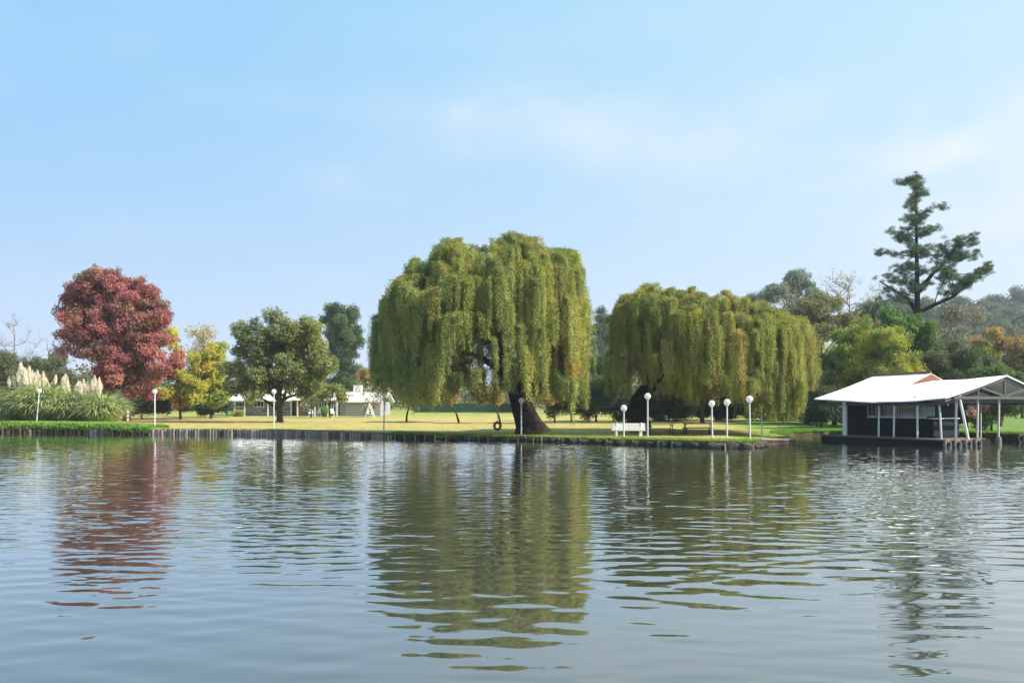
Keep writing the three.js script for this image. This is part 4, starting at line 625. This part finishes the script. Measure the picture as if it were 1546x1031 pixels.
// garden things by the house
{
  const seat = (() => { const s = new THREE.Shape(); s.moveTo(-0.26, 0); s.lineTo(0.26, 0); s.quadraticCurveTo(0.3, 0.4, 0.2, 0.56); s.quadraticCurveTo(0, 0.68, -0.2, 0.56); s.quadraticCurveTo(-0.3, 0.4, -0.26, 0); return new THREE.ExtrudeGeometry(s, { depth: 0.03, bevelEnabled: true, bevelSize: 0.012, bevelThickness: 0.012, bevelSegments: 2 }); })();
  for (const [px, label, turn] of [[469, 'white plastic garden chair farthest from the green planter', 0.3], [482, 'white plastic garden chair between another chair and the green planter', -0.2], [501, 'white plastic garden chair on the garage side of the green planter', 0.4]]) {
    const t = thing('garden_chair', label, 'chair', onGround(px, 106), turn, 'white plastic chairs by the house');
    part('seat', box(0.56, 0.05, 0.54, 0, 0.43, 0), M.white, t); part('backrest', seat.clone().translate(0, 0.43, -0.27), M.white, t);
    for (const x of [-0.24, 0.24]) for (const z of [-0.23, 0.23]) part('leg', tube([V(x * 1.08, 0, z * 1.1), V(x, 0.43, z)], 0.025, 6), M.white, t);
    for (const x of [-0.29, 0.29]) part('armrest', mergeGeometries([box(0.06, 0.03, 0.5, x, 0.66, 0), box(0.05, 0.23, 0.04, x, 0.545, 0.22)]), M.white, t);
  }
  const R = rng(500), p = thing('potted_plant', 'bushy green plant in a dark tub between the white chairs', 'plant', onGround(490, 106)), items = [];
  part('tub', new THREE.CylinderGeometry(0.4, 0.3, 0.5, 16).translate(0, 0.25, 0), new THREE.MeshStandardMaterial({ color: C(0.05, 0.09, 0.05), roughness: 0.7 }), p);
  for (let i = 0; i < 160; i++) { const v = unit(R).multiplyScalar(0.5 * Math.cbrt(R())); items.push({ p: V(v.x, 0.85 + v.y * 0.8, v.z), r: [R() * 6, R() * 6, R() * 6], s: 0.2, c: tint(R, [[0.16, 0.28, 0.04], [0.11, 0.2, 0.04]], 0.2) }); }
  instances('leaves', G.broad, M.leaf, items, p);
  const u = thing('closed_parasol', 'folded teal garden parasol near the house corner', 'parasol', onGround(343, 105)), teal = new THREE.MeshStandardMaterial({ color: C(0.02, 0.30, 0.30), roughness: 0.8 });
  part('canopy', new THREE.LatheGeometry([[0.02, 2.1], [0.08, 1.95], [0.16, 1.4], [0.24, 0.7], [0.28, 0.35], [0.0, 0.36]].map(([a, b]) => new THREE.Vector2(a, b)), 14), teal, u); part('pole', tube([V(0, 0, 0), V(0, 2.2, 0)], 0.025, 8), M.white, u); part('base', new THREE.CylinderGeometry(0.22, 0.26, 0.08, 16).translate(0, 0.04, 0), M.steel, u);
  const s = thing('swing_frame', 'white A-frame garden swing seat in front of the grey garage', 'swing', onGround(558, 103));
  for (const z of [-0.5, 0.5]) { part('frame', mergeGeometries([bar(V(-0.55, 0, z), V(0, 1.75, z), 0.045), bar(V(0.55, 0, z), V(0, 1.75, z), 0.045), bar(V(-0.3, 0.8, z), V(0.3, 0.8, z), 0.035)]), M.white, s); }
  part('top_bar', bar(V(0, 1.75, -0.55), V(0, 1.75, 0.55), 0.04), M.white, s); part('seat', box(0.55, 0.05, 0.9, 0, 0.45, 0), M.white, s); part('backrest', box(0.04, 0.5, 0.9, -0.26, 0.72, 0), M.white, s);
  const shr = [[356, 'small yellow-flecked shrub at the foot of the house wall'], [363, 'low green shrub beside the yellow-flecked one at the house wall']];
  for (const [px, label] of shr) { const b = thing('low_shrub', label, 'shrub', onGround(px, 107)), it = []; for (let i = 0; i < 90; i++) { const v = unit(R).multiplyScalar(0.55 * Math.cbrt(R())); it.push({ p: V(v.x, 0.45 + v.y * 0.75, v.z), r: [R() * 6, R() * 6, R() * 6], s: 0.2, c: tint(R, px === 356 ? [[0.4, 0.34, 0.06], [0.2, 0.24, 0.05]] : [[0.2, 0.25, 0.05]], 0.2) }); } instances('foliage', G.broad, M.leaf, it, b); part('stem', tube([V(0, 0, 0), V(0, 0.5, 0)], 0.03, 6), M.bark, b); }
}
// green screen fence seen under the big willow
{
  const d = 128, a = onGround(625, d), b = onGround(790, d), t = thing('screen_fence', 'low dark green screen fence seen beneath the big willow', 'fence', a), cloth = new THREE.MeshStandardMaterial({ color: C(0.035, 0.10, 0.06), roughness: 1, map: barkTone }), n = 9, w = (b.x - a.x) / n;
  for (let i = 0; i <= n; i++) part('post', tube([V(0, -0.2, 0), V(0, 1.65, 0)], 0.045, 7), M.steel, t, V(i * w, ground(a.x + i * w, -d) - a.y, 0));
  for (let i = 0; i < n; i++) part('screen_panel', new THREE.BoxGeometry(w - 0.1, 1.45, 0.03), cloth, t, V((i + 0.5) * w, 0.82 + ground(a.x + (i + 0.5) * w, -d) - a.y, 0), [0, 0, 0]);
}

// ---------------------------------------------------------------- boathouse
{
  const th = Math.atan2(0.48, 0.877), t = thing('boathouse', 'open-sided dark boathouse with a sagging white roof on a floating deck', 'boathouse', V(30.2, 0, -49), th);   // local x across (left eave at -5.8), local z towards the gable end
  const roofTone = noiseTexture(128, (u, v) => { const n = 0.93 + 0.1 * tiled(u, v, 6, 3) + 0.06 * tiled(u, v, 24, 8); return [n, n, n * 0.99]; });
  const rust = new THREE.MeshStandardMaterial({ color: C(0.36, 0.115, 0.07), roughness: 0.8, map: barkTone }), roofM = new THREE.MeshStandardMaterial({ color: C(0.86, 0.86, 0.86), roughness: 0.5, map: roofTone });
  const darkWall = new THREE.MeshPhysicalMaterial({ color: C(0.02, 0.026, 0.032), roughness: 0.85, specularIntensity: 0.2 }), timber = new THREE.MeshPhysicalMaterial({ color: C(0.10, 0.105, 0.11), roughness: 0.9, specularIntensity: 0.3 }), postM = new THREE.MeshStandardMaterial({ color: C(0.60, 0.61, 0.60), roughness: 0.7 }), deckM = [[0.30, 0.17, 0.125], [0.36, 0.21, 0.155], [0.26, 0.16, 0.13]].map(([r, g, b]) => new THREE.MeshStandardMaterial({ color: C(r, g, b), roughness: 0.85, map: barkTone })), hull = new THREE.MeshPhysicalMaterial({ color: C(0.02, 0.022, 0.023), roughness: 0.9, specularIntensity: 0.2 });
  const eave = [[-9, 2.86], [-6.6, 2.76], [-4.5, 2.64], [-1.5, 2.72], [-0.6, 2.80], [0.35, 2.88]], ridgeF = [[-4.8, 4.02], [-2, 4.1], [0.35, 4.28]], ridgeB = [[-9, 4.5], [-4.6, 4.56]];
  // a slope of corrugated sheet from ridge to eave, with thickness
  function slope(z0, z1, ridge, sgn, xe, drop = 0) {
    const nz = Math.round((z1 - z0) / 0.035), nx = 8, pos = [], uv = [], idx = [];
    for (const under of [0, 1]) for (let i = 0; i <= nz; i++) for (let j = 0; j <= nx; j++) { const z = lerp(z0, z1, i / nz), u = j / nx, rib = 0.012 * Math.sin(z * 2 * Math.PI / 0.14), e = interp(eave, z), full = interp([[-4.75, 4.56], [0.35, 4.28]], z), y = (ridge === ridgeB || u > 0.4 ? lerp(ridge === ridgeB ? interp(ridge, z) : full, e, u) : lerp(interp(ridge, z), lerp(full, e, 0.4), u / 0.4)) - 0.05 * Math.sin(Math.PI * u) - drop + (drop ? 0 : rib) + 0.015 * noise3(z * 0.8, u * 2, 3); pos.push(sgn * xe * u, y - under * 0.07, z); uv.push(z / 3, u * 2); }
    const K = nx + 1, N = (nz + 1) * K, q = (a, b, c, e) => idx.push(a, b, c, a, c, e);
    for (let i = 0; i < nz; i++) for (let j = 0; j < nx; j++) { const a = i * K + j; sgn < 0 ? (q(a, a + K, a + K + 1, a + 1), q(N + a, N + a + 1, N + a + K + 1, N + a + K)) : (q(a, a + 1, a + K + 1, a + K), q(N + a, N + a + K, N + a + K + 1, N + a + 1)); }
    for (let i = 0; i < nz; i++) for (const j of [0, nx]) { const a = i * K + j; q(a, a + K, N + a + K, N + a); }
    for (const i of [0, nz]) for (let j = 0; j < nx; j++) { const a = i * K + j; q(a, a + 1, N + a + 1, N + a); }
    const g = new THREE.BufferGeometry(); g.setAttribute('position', new THREE.Float32BufferAttribute(pos, 3)); g.setAttribute('uv', new THREE.Float32BufferAttribute(uv, 2)); g.setIndex(idx); const f = g.toNonIndexed(); f.computeVertexNormals(); return f;
  }
  part('roof', slope(-4.75, 0.35, ridgeF, -1, 6.1), roofM, t); part('roof', slope(-4.75, 0.35, ridgeF, 1, 6.1), roofM, t);
  const rb = part('roof', slope(-9, -4.6, ridgeB, -1, 6.1), roofM, t); part('roof', slope(-9, -4.6, ridgeB, 1, 6.1), roofM, t);
  const gab = (w, h0, h1, z, th2) => new THREE.ExtrudeGeometry(new THREE.Shape([[-w, h0], [0, h1], [w, h0]].map(([a, b]) => new THREE.Vector2(a, b))), { depth: th2, bevelEnabled: false }).translate(0, 0, z);
  part('gable_panel', gab(2.5, 3.6, 4.5, -4.58, 0.05), rust, t); part('gable_panel', gab(5.6, 2.8, 4.4, -8.9, 0.06), rust, t);
  part('ridge_cap', tube([V(0, 4.59, -9), V(0, 4.64, -4.6)], 0.07, 8), rust, rb);
  const rk = (a, b, w, h) => { const dir = b.clone().sub(a), l = dir.length(), g = new THREE.BoxGeometry(l, h, w); g.rotateZ(Math.atan2(dir.y, dir.x)); return g.translate((a.x + b.x) / 2, (a.y + b.y) / 2, a.z); };
  // gable truss
  for (const z of [0.18, -2.3]) { const lo = z < 0 ? 0.3 : 0.05;
    part('rafter', rk(V(-6.0, 2.74 - lo, z), V(0, 4.12 - lo, z), 0.1, 0.17), timber, t); part('rafter', rk(V(6.0, 2.74 - lo, z), V(0, 4.12 - lo, z), 0.1, 0.17), timber, t);
    part('tie_beam', box(10.6, 0.17, 0.1, 0, 2.88, z + 0.11), timber, t); part('king_post', box(0.15, 1.0 - lo * 0.5, 0.09, 0, 3.44 - lo * 0.25, z + 0.02), timber, t);
    for (const s of [-1, 1]) { part('strut', rk(V(s * 0.15, 3.0, z + 0.03), V(s * 2.5, 3.5, z + 0.03), 0.08, 0.12), timber, t); part('strut', box(0.12, 0.6, 0.08, s * 2.75, 3.2, z + 0.02), timber, t); }
  }
  part('eave_beam', box(0.14, 0.18, 8.9, -5.5, 2.5, -4.35), timber, t); part('eave_beam', box(0.14, 0.2, 8.9, 5.5, 2.55, -4.35), timber, t);
  part('ceiling_beam', box(10.8, 0.22, 0.12, 0, 2.66, -1.0), timber, t);
  // posts along the deck edge and under the gable
  part('post', tube([V(-5.5, 0.4, -7), V(-5.5, 2.72, -7)], [0.16, 0.155], 14), postM, t);
  for (const [z, lean] of [[-4.45, 0.01], [-3.38, 0], [-1.83, 0.03], [-0.44, 0.16]]) part('post', tube([V(-5.55, 0.42, z + lean), V(-5.5, 2.56, z)], 0.06, 10), postM, t);
  part('post', tube([V(-4.6, 0.42, 0), V(-4.6, 2.95, 0.02)], 0.07, 10), postM, t); part('post', tube([V(-4.1, 0.36, 0.45), V(-4.62, 3.02, 0.2)], 0.075, 10), M.white, t);
  for (const [x, y0] of [[-2.5, 0.3], [-0.32, -0.5], [2.6, -0.5], [5.2, -0.5]]) { part('post', tube([V(x, y0, 0), V(x, 2.84, 0.05)], 0.06, 10), postM, t); part('footing', new THREE.CylinderGeometry(0.16, 0.2, 0.5, 12).translate(x, 0.24, 0), new THREE.MeshStandardMaterial({ color: C(0.3, 0.28, 0.25), roughness: 0.9, map: barkTone }), t); }
  for (const z of [-4.5, -8.7]) part('post', tube([V(5.4, -0.5, z), V(5.4, 2.6, z)], 0.07, 10), postM, t);
  // deck boards on a dark float
  for (let i = 0; i < 33; i++) part('deck_board', new THREE.BoxGeometry(2.1, 0.045, 0.262), deckM[i % 3], t, V(-4.85, 0.41 + 0.004 * (i % 2), -8.45 + i * 0.275));
  part('float', box(4.0, 0.6, 9.0, -3.9, 0.075, -4.05), hull, t);
  part('fascia', box(0.05, 0.09, 9.1, -5.93, 0.39, -4.1), timber, t);
  for (let i = 0; i < 6; i++) part('deck_board', new THREE.BoxGeometry(0.3, 0.045, 8), deckM[i % 3], t, V(-3.6 + i * 0.31, 0.41, -3.8));
  // dark cabin with windows, sill and counter
  part('wall', box(0.12, 2.3, 6.6, -3.6, 1.55, -5.4), darkWall, t); part('wall', box(2.4, 2.3, 0.12, -2.34, 1.55, -2.2), darkWall, t); part('wall', box(4.6, 2.3, 0.12, -1.2, 1.55, -8.64), darkWall, t); part('wall', box(0.12, 2.3, 6.3, -1.1, 1.55, -5.4), darkWall, t);
  const pane = new THREE.MeshPhysicalMaterial({ color: C(0.04, 0.05, 0.055), roughness: 0.06, clearcoat: 1 }), blue = new THREE.MeshStandardMaterial({ color: C(0.35, 0.5, 0.56), roughness: 0.6 });
  for (const [z, w] of [[-6.3, 0.62], [-5.1, 1.2], [-3.75, 1.2], [-2.75, 0.6]]) { const f = part('window', mergeGeometries([box(0.06, 0.07, w, 0, 0.42, 0), box(0.06, 0.07, w, 0, -0.42, 0), box(0.06, 0.84, 0.06, 0, 0, w / 2), box(0.06, 0.84, 0.06, 0, 0, -w / 2), box(0.05, 0.84, 0.04, 0, 0, 0)]), postM, t, V(-3.70, 2.1, z)); part('pane', box(0.02, 0.8, w - 0.06, 0.02, 0, 0), pane, f); }
  part('sill', box(0.16, 0.05, 4.6, -3.74, 1.62, -4.3), postM, t); part('counter', box(2.6, 0.05, 0.3, -3.5, 1.62, -1.4), postM, t); part('counter_front', box(2.5, 0.9, 0.05, -3.5, 1.0, -1.3), darkWall, t);
  part('hatch_panel', box(0.03, 0.62, 0.8, -3.72, 2.05, -2.3), blue, t);
  part('eave_light', mergeGeometries([tube([V(-5.3, 2.5, -7.5), V(-5.3, 2.36, -7.5)], 0.03, 6), new THREE.SphereGeometry(0.09, 12, 8).translate(-5.3, 2.32, -7.5)]), M.white, t);
  part('steps', mergeGeometries([box(1.2, 0.06, 0.3, 1.6, 0.5, -5.4), box(1.2, 0.06, 0.3, 1.6, 0.3, -5.1), box(1.2, 0.06, 0.3, 1.6, 0.12, -4.8)]), timber, t);
}
{ // tyres hung along the deck end as fenders
  const g = new THREE.TorusGeometry(0.26, 0.1, 12, 26), rim = new THREE.MeshStandardMaterial({ color: C(0.11, 0.11, 0.105), roughness: 0.8 });
  for (const [px, py, d, label] of [[1431, 669, 45.6, 'old tyre fender half sunk at the corner of the boathouse deck'], [1446, 669, 45.9, 'old tyre fender below the leaning white post'], [1462, 669, 46.6, 'old tyre fender between the leaning post and the deck end'], [1477, 669, 47.0, 'old tyre fender at the open end of the boathouse deck']]) { const t = thing('tyre_fender', label, 'tyre', V(PX(px, d), 0.12, -d), 0.5, 'tyre fenders on the boathouse deck'); part('tyre', g, rim, t); }
  const t = thing('tyre_fender', 'black tyre on the bank at the far side of the boathouse', 'tyre', V(PX(1542, 51), 0.25, -51), 0.3); part('tyre', g, M.rubber, t);
}
for (const [px, d, rx, label] of [[1238, 68, 24, 'dark shrub at the back corner of the boathouse deck'], [1285, 70, 34, 'dark shrub behind the boathouse cabin wall'], [1345, 70, 36, 'dark shrub behind the boathouse windows'], [1405, 70, 36, 'dark shrub behind the boathouse counter'], [1462, 69, 30, 'dark shrub behind the open boathouse bay']])
  tree({ name: 'background_shrub', label, group: 'dark shrubs behind the boathouse', d, px, seed: 640 + px, palette: [[0.05, 0.07, 0.035], [0.065, 0.085, 0.04], [0.04, 0.055, 0.034]], leaf: 'fine', cluster: 0.7, perCluster: 34, sprigSize: 0.4, trunkR: 0.1, limbs: 3, category: 'shrub', lobes: [[px, 605, rx, 24], [px - 12, 622, rx * 0.8, 16], [px + 12, 620, rx * 0.8, 16]] });
tree({ name: 'flowering_bush', label: 'dark bush with pale pink flowers behind the open boathouse bay', d: 62.5, px: 1500, seed: 600, palette: [[0.06, 0.09, 0.04], [0.09, 0.12, 0.05], [0.30, 0.18, 0.15]], cluster: 0.55, perCluster: 26, sprigSize: 0.32, trunkR: 0.1, limbs: 5, category: 'shrub', lobes: [[1490, 612, 22, 16], [1515, 608, 22, 14], [1538, 612, 18, 16], [1478, 628, 14, 18], [1496, 632, 16, 14]] });

renderer.render(scene, camera);
